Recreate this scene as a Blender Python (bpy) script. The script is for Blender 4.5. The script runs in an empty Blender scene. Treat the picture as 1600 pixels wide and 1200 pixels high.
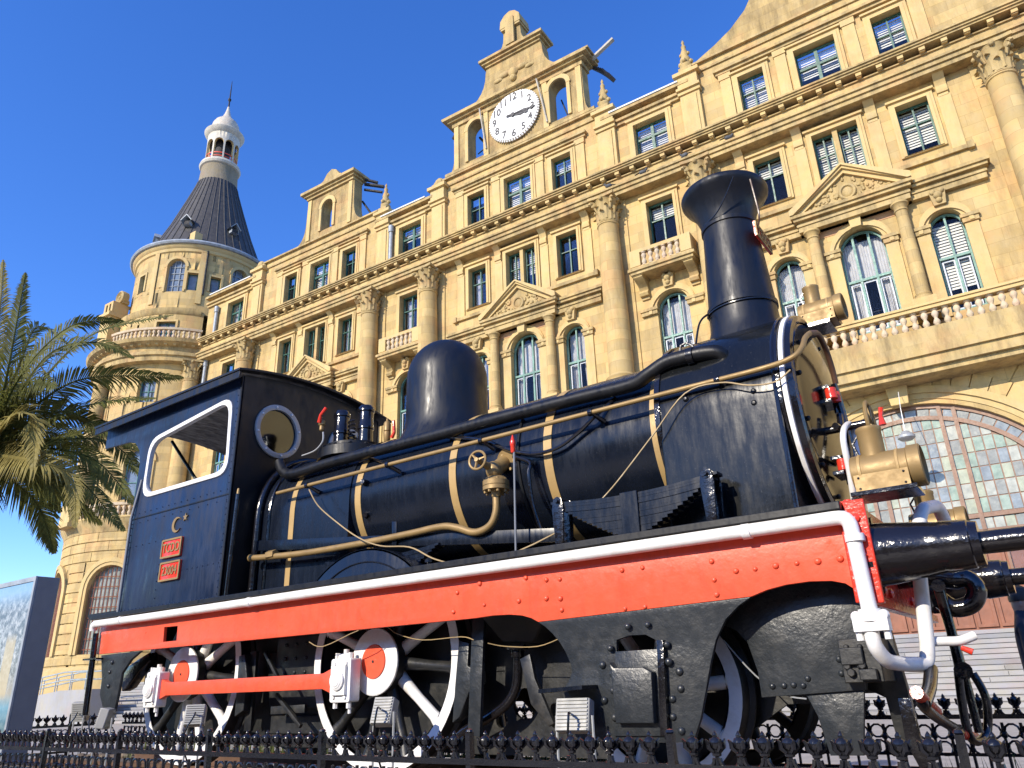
import bpy, math, random
from mathutils import Vector, Matrix
random.seed(7)
R_ = math.radians
sc = bpy.context.scene
COL = sc.collection

# ------------------------------------------------------------------ camera
CAMZ = 1.15
FPX, PITCH, ROLL, YAW, YAWB = 1177.56, R_(21.969), R_(-2.0), R_(35.015), R_(32.596)
def cam_axes(yaw):
    cy, sy = math.cos(yaw), math.sin(yaw)
    fwd = Vector((-sy*math.cos(PITCH), cy*math.cos(PITCH), math.sin(PITCH)))
    right = Vector((cy, sy, 0)); up = right.cross(fwd)
    c, s = math.cos(ROLL), math.sin(ROLL)
    return c*right + s*up, -s*right + c*up, fwd
_r, _u, _f = cam_axes(YAW)
cam_d = bpy.data.cameras.new('camera'); cam = bpy.data.objects.new('camera', cam_d); COL.objects.link(cam)
cam.matrix_world = Matrix(((_r.x, _u.x, -_f.x, 0), (_r.y, _u.y, -_f.y, 0), (_r.z, _u.z, -_f.z, CAMZ), (0, 0, 0, 1)))
cam_d.sensor_width = 36; cam_d.lens = FPX/1600*36; cam_d.clip_start = .05; cam_d.clip_end = 3000
sc.camera = cam
def P(px, py, y):          # a point of the photograph on the vertical plane y
    d = _r*((px-800)/FPX) - _u*((py-600)/FPX) + _f; t = y/d.y
    return Vector((d.x*t, y, CAMZ+d.z*t))
def PX(px, py, x):         # ... on the vertical plane x
    d = _r*((px-800)/FPX) - _u*((py-600)/FPX) + _f; t = x/d.x
    return Vector((x, d.y*t, CAMZ+d.z*t))
def PD(px, py, dist):      # ... at a horizontal distance
    d = _r*((px-800)/FPX) - _u*((py-600)/FPX) + _f; t = dist/math.hypot(d.x, d.y)
    return Vector((d.x*t, d.y*t, CAMZ+d.z*t))

# ------------------------------------------------------------------ light
SUN_EL, SUN_AZ = R_(27), R_(10)        # azimuth measured from -Y towards -X
sun_dir = Vector((-math.sin(SUN_AZ)*math.cos(SUN_EL), -math.cos(SUN_AZ)*math.cos(SUN_EL), math.sin(SUN_EL)))
world = bpy.data.worlds.new('World'); sc.world = world; world.use_nodes = True
wn = world.node_tree.nodes; wl = world.node_tree.links; wn.clear()
sky = wn.new('ShaderNodeTexSky'); sky.sky_type = 'NISHITA'; sky.sun_disc = False
sky.sun_elevation = SUN_EL; sky.sun_rotation = math.atan2(sun_dir.x, sun_dir.y)
sky.air_density = 1.0; sky.dust_density = .1; sky.ozone_density = 4.5; sky.altitude = 0
hs = wn.new('ShaderNodeHueSaturation'); hs.inputs['Saturation'].default_value = 1.22; hs.inputs['Hue'].default_value = .516; hs.inputs['Value'].default_value = 1.2
bg = wn.new('ShaderNodeBackground'); bg.inputs[1].default_value = .15
wo = wn.new('ShaderNodeOutputWorld')
wl.new(sky.outputs[0], hs.inputs['Color']); wl.new(hs.outputs[0], bg.inputs[0]); wl.new(bg.outputs[0], wo.inputs[0])
sd = bpy.data.lights.new('sun', 'SUN'); sd.energy = 3.5; sd.angle = R_(.5); sd.color = (1, .9, .74)
so = bpy.data.objects.new('sun', sd); COL.objects.link(so)
so.rotation_euler = (-sun_dir).to_track_quat('-Z', 'Y').to_euler(); so.location = sun_dir*30
sc.view_settings.view_transform = 'Standard'; sc.view_settings.look = 'None'
sc.view_settings.gamma = 1; sc.view_settings.use_curve_mapping = False
sc.view_settings.exposure = .8
sc.render.engine = 'CYCLES'
sc.cycles.max_bounces = 8; sc.cycles.transparent_max_bounces = 16; sc.cycles.use_denoising = True

# ------------------------------------------------------------------ materials
class NT:
    def __init__(s, name):
        s.m = bpy.data.materials.new(name); s.m.use_nodes = True
        s.n = s.m.node_tree.nodes; s.l = s.m.node_tree.links
        s.b = s.n['Principled BSDF']
        s.pos = s.n.new('ShaderNodeNewGeometry').outputs['Position']
    def node(s, t, **k):
        n = s.n.new(t)
        for a, v in k.items(): setattr(n, a, v)
        return n
    def noise(s, scale, detail=4, rough=.55, vec=None, stretch=None):
        n = s.node('ShaderNodeTexNoise'); n.inputs['Scale'].default_value = scale
        n.inputs['Detail'].default_value = detail; n.inputs['Roughness'].default_value = rough
        v = vec or s.pos
        if stretch:
            mp = s.node('ShaderNodeMapping'); mp.inputs['Scale'].default_value = stretch
            s.l.new(v, mp.inputs[0]); v = mp.outputs[0]
        s.l.new(v, n.inputs['Vector']); return n.outputs['Fac']
    def ramp(s, fac, stops):
        r = s.node('ShaderNodeValToRGB'); e = r.color_ramp.elements
        while len(e) < len(stops): e.new(.5)
        for i, (p, c) in enumerate(stops):
            e[i].position = p; e[i].color = (c, c, c, 1) if isinstance(c, (int, float)) else (*c, 1)
        s.l.new(fac, r.inputs[0]); return r.outputs[0]
    def mix(s, fac, a, b, mode='MIX'):
        n = s.node('ShaderNodeMix', data_type='RGBA', blend_type=mode)
        for sock, v in ((n.inputs[0], fac), (n.inputs[6], a), (n.inputs[7], b)):
            if hasattr(v, 'is_output'): s.l.new(v, sock)
            elif isinstance(v, (int, float)): sock.default_value = v
            else: sock.default_value = (*v, 1)
        return n.outputs[2]
    def bump(s, h, strength=.3, dist=.01, prev=None):
        n = s.node('ShaderNodeBump'); n.inputs['Strength'].default_value = strength; n.inputs['Distance'].default_value = dist
        s.l.new(h, n.inputs['Height'])
        if prev: s.l.new(prev, n.inputs['Normal'])
        return n.outputs[0]
    def col(s, c):
        if hasattr(c, 'is_output'): s.l.new(c, s.b.inputs['Base Color'])
        else: s.b.inputs['Base Color'].default_value = (*c, 1)
    def rough(s, r):
        if hasattr(r, 'is_output'): s.l.new(r, s.b.inputs['Roughness'])
        else: s.b.inputs['Roughness'].default_value = r
    def nrm(s, n): s.l.new(n, s.b.inputs['Normal'])

def mul(c, k): return tuple(x*k for x in c)
def paint(name, c, rough=.3, metal=0, var=.25, bump=.15, bscale=60, dirt=None, dirt_amt=.3, coat=0, spec=.5, streak=False):
    t = NT(name)
    n1 = t.noise(3.1, 5); base = t.mix(t.ramp(n1, [(.3, 0.), (.7, 1.)]), mul(c, 1-var), mul(c, 1+var*.6))
    if dirt:
        st = (2.5, 2.5, .5) if streak else None
        n2 = t.noise(7, 6, .65, stretch=st)
        base = t.mix(t.ramp(n2, [(.5, 0.), (.78, dirt_amt)]), base, dirt)
    t.col(base)
    n3 = t.noise(14, 5, .6)
    t.rough(t.ramp(n3, [(.25, max(.03, rough*.65)), (.8, min(1, rough*1.5))]))
    t.b.inputs['Metallic'].default_value = metal
    t.b.inputs['Specular IOR Level'].default_value = spec
    t.b.inputs['Coat Weight'].default_value = coat; t.b.inputs['Coat Roughness'].default_value = .12
    if bump: t.nrm(t.bump(t.noise(bscale, 3), bump, .004, t.bump(t.noise(5, 2), bump*.5, .02)))
    return t.m

def stone(name, c, stain=.45, blocks=True, bump=.4, stain_lo=.48):
    t = NT(name)
    oc = t.node('ShaderNodeTexCoord').outputs['Object']
    sep = t.node('ShaderNodeSeparateXYZ'); t.l.new(oc, sep.inputs[0])
    cmb = t.node('ShaderNodeCombineXYZ'); t.l.new(sep.outputs[0], cmb.inputs[0]); t.l.new(sep.outputs[2], cmb.inputs[1])
    n1 = t.noise(.35, 4); n2 = t.noise(2.2, 6, .62); n3 = t.noise(14, 4)
    base = t.mix(t.ramp(n1, [(.3, 0.), (.7, 1.)]), mul(c, .86), (c[0]*1.08, c[1]*1.04, c[2]*.95))
    base = t.mix(t.ramp(n2, [(.35, 0.), (.7, .55)]), base, (c[0]*.92, c[1]*.98, c[2]*1.25))
    base = t.mix(t.ramp(t.noise(.9, 3, .5), [(.52, 0.), (.68, .5)]), base, (c[0]*1.02, c[1]*.80, c[2]*.80))
    h = n3
    if blocks:
        br = t.node('ShaderNodeTexBrick'); br.offset = .5
        br.inputs['Color1'].default_value = (.74, .72, .70, 1); br.inputs['Color2'].default_value = (1.10, 1.07, 1.02, 1); br.inputs['Mortar'].default_value = (.62, .57, .5, 1)
        br.inputs['Scale'].default_value = 1; br.inputs['Mortar Size'].default_value = .008; br.inputs['Brick Width'].default_value = 1.25; br.inputs['Row Height'].default_value = .56
        br.inputs['Bias'].default_value = .15
        t.l.new(cmb.outputs[0], br.inputs['Vector'])
        base = t.mix(.75, base, br.outputs['Color'], 'MULTIPLY')
    ns = t.noise(1.1, 7, .7, stretch=(1.6, 1.6, .35)); 
    base = t.mix(t.ramp(ns, [(stain_lo, 0.), (stain_lo+.28, stain)]), base, (.085, .062, .035))
    base = t.mix(t.ramp(t.noise(5, 6, .7), [(.55, 0.), (.8, stain*.5)]), base, (.24, .16, .08))
    t.col(base); t.rough(.85); t.b.inputs['Specular IOR Level'].default_value = .25
    t.nrm(t.bump(t.noise(28, 5, .65), bump, .02, t.bump(n2, bump*.6, .05)))
    return t.m

def glass_pane(name, tint, refl=.32, rough=.03, fac_noise=False):
    t = NT(name); t.n.remove(t.b)
    tr = t.node('ShaderNodeBsdfTransparent'); tr.inputs[0].default_value = (*tint, 1)
    gl = t.node('ShaderNodeBsdfGlossy'); gl.inputs['Roughness'].default_value = rough; gl.inputs['Color'].default_value = (.85, .92, 1, 1)
    lw = t.node('ShaderNodeLayerWeight'); lw.inputs[0].default_value = .35
    ma = t.node('ShaderNodeMath', operation='MULTIPLY_ADD'); ma.inputs[1].default_value = .13; ma.inputs[2].default_value = refl; ma.use_clamp = True
    t.l.new(lw.outputs['Fresnel'], ma.inputs[0])
    nb = t.bump(t.noise(1.3, 2), .05, .05); t.l.new(nb, gl.inputs['Normal'])
    mx = t.node('ShaderNodeMixShader'); t.l.new(ma.outputs[0], mx.inputs[0]); t.l.new(tr.outputs[0], mx.inputs[1]); t.l.new(gl.outputs[0], mx.inputs[2])
    t.l.new(mx.outputs[0], t.n['Material Output'].inputs[0]); return t.m

def boiler_paint(name, c, rough, streaks=.35, grey=(.10, .105, .11), bump=.12):
    t = NT(name)
    n1 = t.noise(2.3, 5); base = t.mix(t.ramp(n1, [(.3, 0.), (.7, 1.)]), mul(c, .7), mul(c, 1.3))
    st = t.noise(9, 8, .75, stretch=(9, 3, .30))
    base = t.mix(t.ramp(st, [(.5, 0.), (.8, streaks)]), base, grey)
    sp = t.noise(90, 2, .5); base = t.mix(t.ramp(sp, [(.68, 0.), (.74, streaks*.8)]), base, (.2, .2, .18))
    t.col(base)
    t.rough(t.ramp(t.noise(7, 6, .65, stretch=(3, 1, .6)), [(.25, rough*.6), (.75, min(1, rough*1.9))]))
    t.nrm(t.bump(t.noise(45, 4), bump, .004, t.bump(t.noise(3.5, 3), bump, .03)))
    t.b.inputs['Specular IOR Level'].default_value = .38
    return t.m

STONE_C = (.51, .375, .165)
MT = {}
MT['stone'] = stone('sandstone ashlar', STONE_C)
MT['stone_old'] = stone('weathered gable sandstone', mul(STONE_C, .84), stain=.7, stain_lo=.42)
MT['trim'] = stone('sandstone trim', mul(STONE_C, 1.08), stain=.3, blocks=False)
MT['ledge'] = stone('weathered sandstone ledge', mul(STONE_C, .95), stain=.7, blocks=False, stain_lo=.41)
MT['carve'] = stone('carved sandstone', mul(STONE_C, .9), stain=.55, blocks=False, bump=.6, stain_lo=.45)
MT['pale'] = stone('pale stone balusters', (.56, .45, .30), stain=.35, blocks=False)
MT['pink'] = stone('pinkish sandstone', (.50, .285, .15), stain=.2, blocks=False)
MT['marble'] = stone('white marble steps', (.34, .33, .305), stain=.18, blocks=False, bump=.15)
MT['marble2'] = stone('greyer marble steps', (.27, .265, .25), stain=.18, blocks=False, bump=.15)
MT['slate'] = paint('grey slate cone', (.055, .05, .045), .55, var=.35, bump=.3, bscale=25, dirt=(.11, .10, .085), dirt_amt=.5, streak=True)
MT['lead'] = paint('lead flashing', (.30, .33, .36), .45, var=.3)
MT['rubble'] = stone('grey rubble masonry', (.26, .22, .15), stain=.5, blocks=False, bump=.8)
MT['limewash'] = paint('limewashed plaster', (.52, .48, .40), .7, var=.2, dirt=(.3, .22, .14), dirt_amt=.5, streak=True)
MT['rust_dome'] = paint('whitewashed dome with rust', (.52, .47, .38), .6, var=.2, dirt=(.42, .17, .06), dirt_amt=.8, streak=True)
MT['green'] = paint('green window paint', (.03, .105, .075), .45, var=.3, bump=.1)
MT['teal'] = paint('pale green window paint', (.11, .235, .19), .5, var=.3, bump=.1)
MT['white_trim'] = paint('white flashing', (.62, .62, .60), .5, var=.1)
MT['blind'] = paint('cream blinds', (.70, .67, .56), .7, var=.12)
MT['curtain'] = paint('grey curtain', (.55, .53, .50), .8, var=.15)
MT['room'] = paint('dark room', (.025, .023, .025), .9, bump=0)  # near-black colour stands in for the shade of unlit interiors
MT['glass'] = glass_pane('window glass', (.95, .96, .98), .006)
MT['cabglass'] = glass_pane('cab window glass', (.35, .4, .45), .10)
MT['skyglass'] = glass_pane('sky tinted dark glass', (.10, .125, .16), .10, .08)  # dark blue-grey tint stands in for the sky's reflection
MT['burnt'] = paint('charred timber', (.012, .011, .012), .7)
MT['plank'] = paint('weathered plank', (.38, .34, .28), .7)
MT['maroon'] = paint('red brown door paint', (.24, .085, .04), .5, var=.2)
MT['muntin'] = paint('brown window bars', (.23, .125, .075), .5, var=.2)
# locomotive
MT['black'] = boiler_paint('black loco paint', (.006, .0065, .008), .36, .03)
MT['smoke'] = boiler_paint('scuffed smokebox black', (.007, .0078, .0085), .13, .20, grey=(.035, .037, .035), bump=.045)
MT['domepaint'] = boiler_paint('satin navy dome paint', (.0065, .0085, .0145), .36, .06, grey=(.03, .034, .045), bump=.06)
MT['navy'] = boiler_paint('navy loco paint', (.006, .0088, .016), .20, .12, grey=(.026, .030, .04), bump=.05)
MT['cabblue'] = boiler_paint('navy cab paint', (.009, .020, .052), .36, .015, grey=(.03, .05, .09))
MT['gloss'] = paint('gloss black iron', (.009, .008, .009), .14, bump=.7, bscale=38, coat=.4)
MT['iron'] = paint('black cast iron', (.010, .010, .012), .22, bump=.25, bscale=80, coat=.2)
MT['under'] = paint('grimy black frame paint', (.016, .017, .018), .42, bump=.35, bscale=50, dirt=(.07, .058, .04), dirt_amt=.5)
MT['plate'] = paint('blistered black plate', (.022, .026, .030), .36, bump=.6, bscale=55, dirt=(.07, .065, .055), dirt_amt=.35)
MT['red'] = paint('signal red paint', (.78, .098, .042), .38, var=.10, bump=.4, bscale=34, dirt=(.42, .05, .025), dirt_amt=.45, streak=True)
MT['redgloss'] = paint('lumpy gloss red paint', (.66, .045, .022), .22, var=.12, bump=.8, bscale=35)
MT['white'] = paint('white gloss paint', (.80, .79, .77), .32, var=.05, bump=.4, bscale=26, dirt=(.45, .38, .28), dirt_amt=.55)
MT['gold'] = paint('gold paint', (.31, .205, .08), .5, metal=.3, var=.15, bump=.2, bscale=30)
MT['strap'] = paint('gold boiler strap', (.44, .29, .11), .5, metal=.1, var=.12, bump=.15, dirt=(.2, .13, .06), dirt_amt=.4)
MT['brownpipe'] = paint('brown hose', (.10, .05, .03), .4)
MT['galv'] = paint('galvanised grey', (.36, .37, .37), .45, metal=.2, var=.1)
MT['fins'] = paint('floodlight grey', (.33, .33, .31), .55, var=.1)
MT['wire'] = paint('tan wire', (.40, .29, .14), .6)
MT['rust'] = paint('rusty rail steel', (.13, .07, .04), .6, metal=.3, bump=.4)
MT['wood'] = paint('old sleeper timber', (.12, .085, .055), .85, bump=.6, bscale=20)
MT['gravel'] = paint('brown ballast', (.16, .12, .08), .9, var=.5, bump=1, bscale=18, dirt=(.30, .25, .17), dirt_amt=.6)
MT['paving'] = paint('grey paving', (.36, .34, .31), .8, var=.2, bump=.3, bscale=10)
MT['kerb'] = paint('stone kerb', (.35, .31, .25), .8, var=.25, bump=.4)
MT['leaf'] = paint('palm leaf', (.13, .135, .032), .6, var=.5, bump=0, spec=.25)
MT['leaf_lit'] = paint('sunlit palm leaf', (.33, .27, .08), .65, var=.3, bump=0, spec=.25)  # brighter yellow copy of the leaf, sunlight put into the colour
for k_ in ('leaf', 'leaf_lit'):     # thin blades let light through
    nt_ = MT[k_].node_tree; bs_ = nt_.nodes['Principled BSDF']; tl_ = nt_.nodes.new('ShaderNodeBsdfTranslucent'); mx_ = nt_.nodes.new('ShaderNodeMixShader'); mx_.inputs[0].default_value = .4
    nt_.links.new(bs_.inputs['Base Color'].links[0].from_socket, tl_.inputs[0]); nt_.links.new(bs_.outputs[0], mx_.inputs[1]); nt_.links.new(tl_.outputs[0], mx_.inputs[2]); nt_.links.new(mx_.outputs[0], nt_.nodes['Material Output'].inputs[0])
MT['darkleaf'] = paint('dark street trees', (.03, .035, .02), .9, bump=0)
MT['trunk'] = paint('palm trunk', (.12, .085, .05), .9, bump=1, bscale=12)
MT['grass'] = paint('grass', (.10, .12, .02), .7, var=.5, bump=0)
MT['slate_grey'] = paint('grey sheet metal', (.16, .175, .20), .5, var=.1)
MT['steel'] = paint('stainless rail', (.55, .55, .56), .3, metal=.8)
MT['skin'] = paint('skin', (.45, .26, .17), .5, bump=0)
MT['hair'] = paint('dark hair', (.02, .016, .013), .5)
MT['coat'] = paint('navy coat', (.018, .02, .035), .8)
MT['feather'] = paint('grey feathers', (.07, .075, .085), .7)
MT['clockwhite'] = paint('white clock face', (.80, .79, .76), .5, var=.03, bump=.05)
MT['clockblack'] = paint('black numerals', (.015, .015, .02), .5)

# ------------------------------------------------------------------ mesh helpers
class M:
    def __init__(s): s.v = []; s.f = []
    def add(s, vs, fs):
        o = len(s.v); s.v += [tuple(v) for v in vs]; s.f += [tuple(i+o for i in f) for f in fs]; return s
    def box(s, x0, x1, y0, y1, z0, z1):
        return s.add([(x0,y0,z0),(x1,y0,z0),(x1,y1,z0),(x0,y1,z0),(x0,y0,z1),(x1,y0,z1),(x1,y1,z1),(x0,y1,z1)],
                     [(0,3,2,1),(4,5,6,7),(0,1,5,4),(1,2,6,5),(2,3,7,6),(3,0,4,7)])
    def prism(s, pts, c0, c1, ax='y'):
        n = len(pts)
        def mk(p, c): return (p[0], c, p[1]) if ax == 'y' else ((c, p[0], p[1]) if ax == 'x' else (p[0], p[1], c))
        s.add([mk(p, c0) for p in pts]+[mk(p, c1) for p in pts],
              [tuple(range(n))[::-1], tuple(range(n, 2*n))]+[(i, (i+1) % n, (i+1) % n+n, i+n) for i in range(n)]); return s
    def tube(s, pts, r, n=8, closed=False, caps=True):
        pts = [Vector(p) for p in pts]; k = len(pts)
        rr = r if isinstance(r, (list, tuple)) else [r]*k
        ref = None; rings = []
        for i, p in enumerate(pts):
            a = pts[i-1] if i or closed else p; b = pts[(i+1) % k] if i < k-1 or closed else p
            t = (b-a).normalized()
            if ref is None:
                ref = Vector((0, 0, 1)) if abs(t.z) < .9 else Vector((1, 0, 0))
            nn = (ref - t*ref.dot(t)).normalized(); ref = nn; bb = t.cross(nn)
            rings.append([p+(nn*math.cos(2*math.pi*j/n)+bb*math.sin(2*math.pi*j/n))*rr[i] for j in range(n)])
        vs = [v for q in rings for v in q]; fs = []
        for i in range(k if closed else k-1):
            for j in range(n):
                a, b = i*n+j, i*n+(j+1) % n; c, d = ((i+1) % k)*n+(j+1) % n, ((i+1) % k)*n+j
                fs.append((a, b, c, d))
        if caps and not closed: fs += [tuple(range(n))[::-1], tuple(range((k-1)*n, k*n))]
        return s.add(vs, fs)
    def cyl(s, p0, p1, r0, r1=None, n=16): return s.tube([p0, p1], [r0, r0 if r1 is None else r1], n)
    def lathe(s, prof, c=(0, 0, 0), ax='z', n=24, a0=0, a1=None, caps=True):
        full = a1 is None; A = 2*math.pi if full else a1-a0; m = n if full else n+1
        def mk(r, h, a):
            u, w = r*math.cos(a), r*math.sin(a)
            q = (u, w, h) if ax == 'z' else ((h, u, w) if ax == 'x' else (w, h, u))
            return (q[0]+c[0], q[1]+c[1], q[2]+c[2])
        vs = [mk(r, h, a0+A*j/n) for r, h in prof for j in range(m)]
        fs = []
        for i in range(len(prof)-1):
            for j in range(n):
                a, b = i*m+j, i*m+(j+1) % m; fs.append((a, b, b+m, a+m))
        if caps and full:
            if prof[0][0] > 1e-5: fs.append(tuple(range(m))[::-1])
            if prof[-1][0] > 1e-5: fs.append(tuple(range((len(prof)-1)*m, len(prof)*m)))
        return s.add(vs, fs)
    def sph(s, c, r, nu=12, nv=8, sc=(1, 1, 1)):
        vs = []; fs = []
        for i in range(nv+1):
            th = math.pi*i/nv
            for j in range(nu):
                ph = 2*math.pi*j/nu
                vs.append((c[0]+r*sc[0]*math.sin(th)*math.cos(ph), c[1]+r*sc[1]*math.sin(th)*math.sin(ph), c[2]+r*sc[2]*math.cos(th)))
        for i in range(nv):
            for j in range(nu): fs.append((i*nu+j, (i+1)*nu+j, (i+1)*nu+(j+1) % nu, i*nu+(j+1) % nu))
        return s.add(vs, fs)
    def join(s, o, fn=None): return s.add([fn(v) for v in o.v] if fn else o.v, o.f)
    def mesh(s, xf=None, smooth=38):
        me = bpy.data.meshes.new('m'); me.from_pydata([xf(v) for v in s.v] if xf else s.v, [], s.f)
        me.update()
        import bmesh
        b = bmesh.new(); b.from_mesh(me); bmesh.ops.remove_doubles(b, verts=b.verts, dist=1e-6); bmesh.ops.recalc_face_normals(b, faces=b.faces); b.to_mesh(me); b.free()
        if smooth: me.shade_smooth(); me.set_sharp_from_angle(angle=R_(smooth))
        return me

_tmp = bpy.data.curves
def plate(loops, c0, c1, bevel=0, ax='y'):
    """flat plate with holes: loops = list of closed 2D outlines; extruded from c0 to c1 along the axis"""
    cu = bpy.data.curves.new('c', 'CURVE'); cu.dimensions = '2D'; cu.fill_mode = 'BOTH'
    for lp in loops:
        sp = cu.splines.new('POLY'); sp.points.add(len(lp)-1); sp.use_cyclic_u = True
        for p, q in zip(sp.points, lp): p.co = (q[0], q[1], 0, 1)
    h = abs(c1-c0)/2; cu.extrude = h-bevel; cu.bevel_depth = bevel; cu.bevel_resolution = 1; cu.offset = -bevel
    o = bpy.data.objects.new('c', cu); COL.objects.link(o)
    dg = bpy.context.evaluated_depsgraph_get(); me = bpy.data.meshes.new_from_object(o.evaluated_get(dg))
    mid = (c0+c1)/2; m = M()
    for v in me.vertices:
        x, z, d = v.co
        m.v.append((x, mid+d, z) if ax == 'y' else ((mid+d, x, z) if ax == 'x' else (x, z, mid+d)))
    m.f = [tuple(p.vertices) for p in me.polygons]
    bpy.data.objects.remove(o); bpy.data.curves.remove(cu); bpy.data.meshes.remove(me)
    return m
def rrect(x0, x1, z0, z1, r, n=5):
    out = []
    for cx, cz, a in ((x1-r, z1-r, 0), (x0+r, z1-r, 90), (x0+r, z0+r, 180), (x1-r, z0+r, 270)):
        for i in range(n+1):
            t = R_(a+90*i/n); out.append((cx+r*math.cos(t), cz+r*math.sin(t)))
    return out
def rect(x0, x1, z0, z1): return [(x0, z0), (x1, z0), (x1, z1), (x0, z1)]
def circ(cx, cz, r, n=32, a0=0): return [(cx+r*math.cos(a0+2*math.pi*i/n), cz+r*math.sin(a0+2*math.pi*i/n)) for i in range(n)]
def archl(cx, hw, z0, ztop, n=14):
    zs = ztop-hw
    return [(cx-hw, z0), (cx+hw, z0)]+[(cx+hw*math.cos(math.pi*i/n), zs+hw*math.sin(math.pi*i/n)) for i in range(n+1)]
def fillet(pts, r=.1, n=4):
    pts = [Vector(p) for p in pts]; out = [pts[0]]
    for i in range(1, len(pts)-1):
        a, b, c = pts[i-1], pts[i], pts[i+1]
        d1 = (a-b); d2 = (c-b); q = min(r, d1.length*.49, d2.length*.49)
        p1 = b+d1.normalized()*q; p2 = b+d2.normalized()*q
        for k in range(n+1):
            t = k/n; out.append(p1*(1-t)**2+b*2*t*(1-t)+p2*t*t)
    return out+[pts[-1]]
def smooth_path(pts, n=6):
    pts = [Vector(p) for p in pts]; out = []
    for i in range(len(pts)-1):
        p0 = pts[max(i-1, 0)]; p1 = pts[i]; p2 = pts[i+1]; p3 = pts[min(i+2, len(pts)-1)]
        for k in range(n):
            t = k/n
            out.append(.5*((2*p1)+(p2-p0)*t+(2*p0-5*p1+4*p2-p3)*t*t+(3*p1-p0-3*p2+p3)*t**3))
    return out+[pts[-1]]

XF = {}
def empty(name, loc, label=None, cat=None, group=None, rz=0, xf=None, kind=None):
    o = bpy.data.objects.new(name, None); COL.objects.link(o); o.location = loc; o.rotation_euler = (0, 0, rz); o.empty_display_size = .1
    tag(o, label, cat, group, kind)
    L = Vector(loc)
    XF[o] = xf or (lambda v, L=L: (v[0]-L.x, v[1]-L.y, v[2]-L.z))
    return o
def tag(o, label=None, cat=None, group=None, kind=None):
    if label: o['label'] = label
    if cat: o['category'] = cat
    if group: o['group'] = group
    if kind: o['kind'] = kind
    return o
def obj(name, m, mat, parent=None, smooth=38, bevel=0, label=None, kind=None):
    xf = XF.get(parent)
    me = m.mesh(xf, smooth) if isinstance(m, M) else m
    if mat and not me.materials: me.materials.append(MT[mat])
    o = bpy.data.objects.new(name, me); COL.objects.link(o)
    if parent: o.parent = parent; XF[o] = xf
    if bevel:
        b = o.modifiers.new('b', 'BEVEL'); b.width = bevel; b.segments = 2; b.limit_method = 'ANGLE'; b.angle_limit = R_(40); b.harden_normals = False
    if label: o['label'] = label
    if kind: o['kind'] = kind
    return o
def inst(name, me, parent, loc, rot=None, scale=None):
    """alike piece sharing mesh data; loc in the same coordinates as the parent's meshes"""
    o = bpy.data.objects.new(name, me); COL.objects.link(o); o.parent = parent
    xf = XF.get(parent); o.location = xf(loc) if xf else loc
    if rot: o.rotation_euler = rot
    if scale: o.scale = scale if hasattr(scale, '__len__') else (scale,)*3
    return o
def data(m, mat, smooth=38, xf=None):
    me = m.mesh(xf, smooth); me.materials.append(MT[mat]); return me
def text_mesh(s, size, depth, mat, bold=0):
    cu = bpy.data.curves.new('t', 'FONT'); cu.body = s; cu.size = size; cu.extrude = depth; cu.offset = bold
    cu.align_x = 'CENTER'; cu.align_y = 'CENTER'; cu.resolution_u = 3
    o = bpy.data.objects.new('t', cu); COL.objects.link(o)
    me = bpy.data.meshes.new_from_object(o.evaluated_get(bpy.context.evaluated_depsgraph_get()))
    bpy.data.objects.remove(o); bpy.data.curves.remove(cu)
    me.materials.clear(); me.materials.append(MT[mat]); return me

# ================================================================== ground
tag(obj('ground', M().add([(-900, -900, 0), (900, -900, 0), (900, 900, 0), (-900, 900, 0)], [(0, 1, 2, 3)]), 'paving', None), kind='structure')
bed = M().box(-13.2, 1.5, 2.72, 7.15, .004, .40); tag(obj('ballast_bed', bed, 'gravel', None, bevel=.03), kind='structure')
tag(obj('plinth_kerb', M().box(-13.4, 1.7, 2.50, 2.715, .002, .44).box(-13.4, 1.7, 7.155, 7.4, .002, .44), 'kerb', None, bevel=.015), kind='structure')

# ================================================================== station building (units of 1/20 of its distance, S metres each)
S = 1.6
TH = YAW-YAWB
_bl = Matrix.Rotation(TH, 3, 'Z') @ Vector((-12*S, 20*S, 0))
def bxf(v): return ((v[0]+12)*S, v[1]*S, (v[2]-CAMZ)*S+CAMZ)
B = empty('station_building', _bl, 'honey coloured sandstone station with clock gable, giant columns and rows of green windows', 'building', rz=TH, xf=bxf)
def us(v): return (v[0]*S, v[1]*S, v[2]*S)     # unit scaling for shared pieces
GZ = CAMZ-CAMZ/S                                # ground level in units
def bo(name, m, mat, parent=None, **k): return obj(name, m, mat, parent or B, **k)
def up(m, mat, smooth=38): return data(m, mat, smooth, us)

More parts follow.
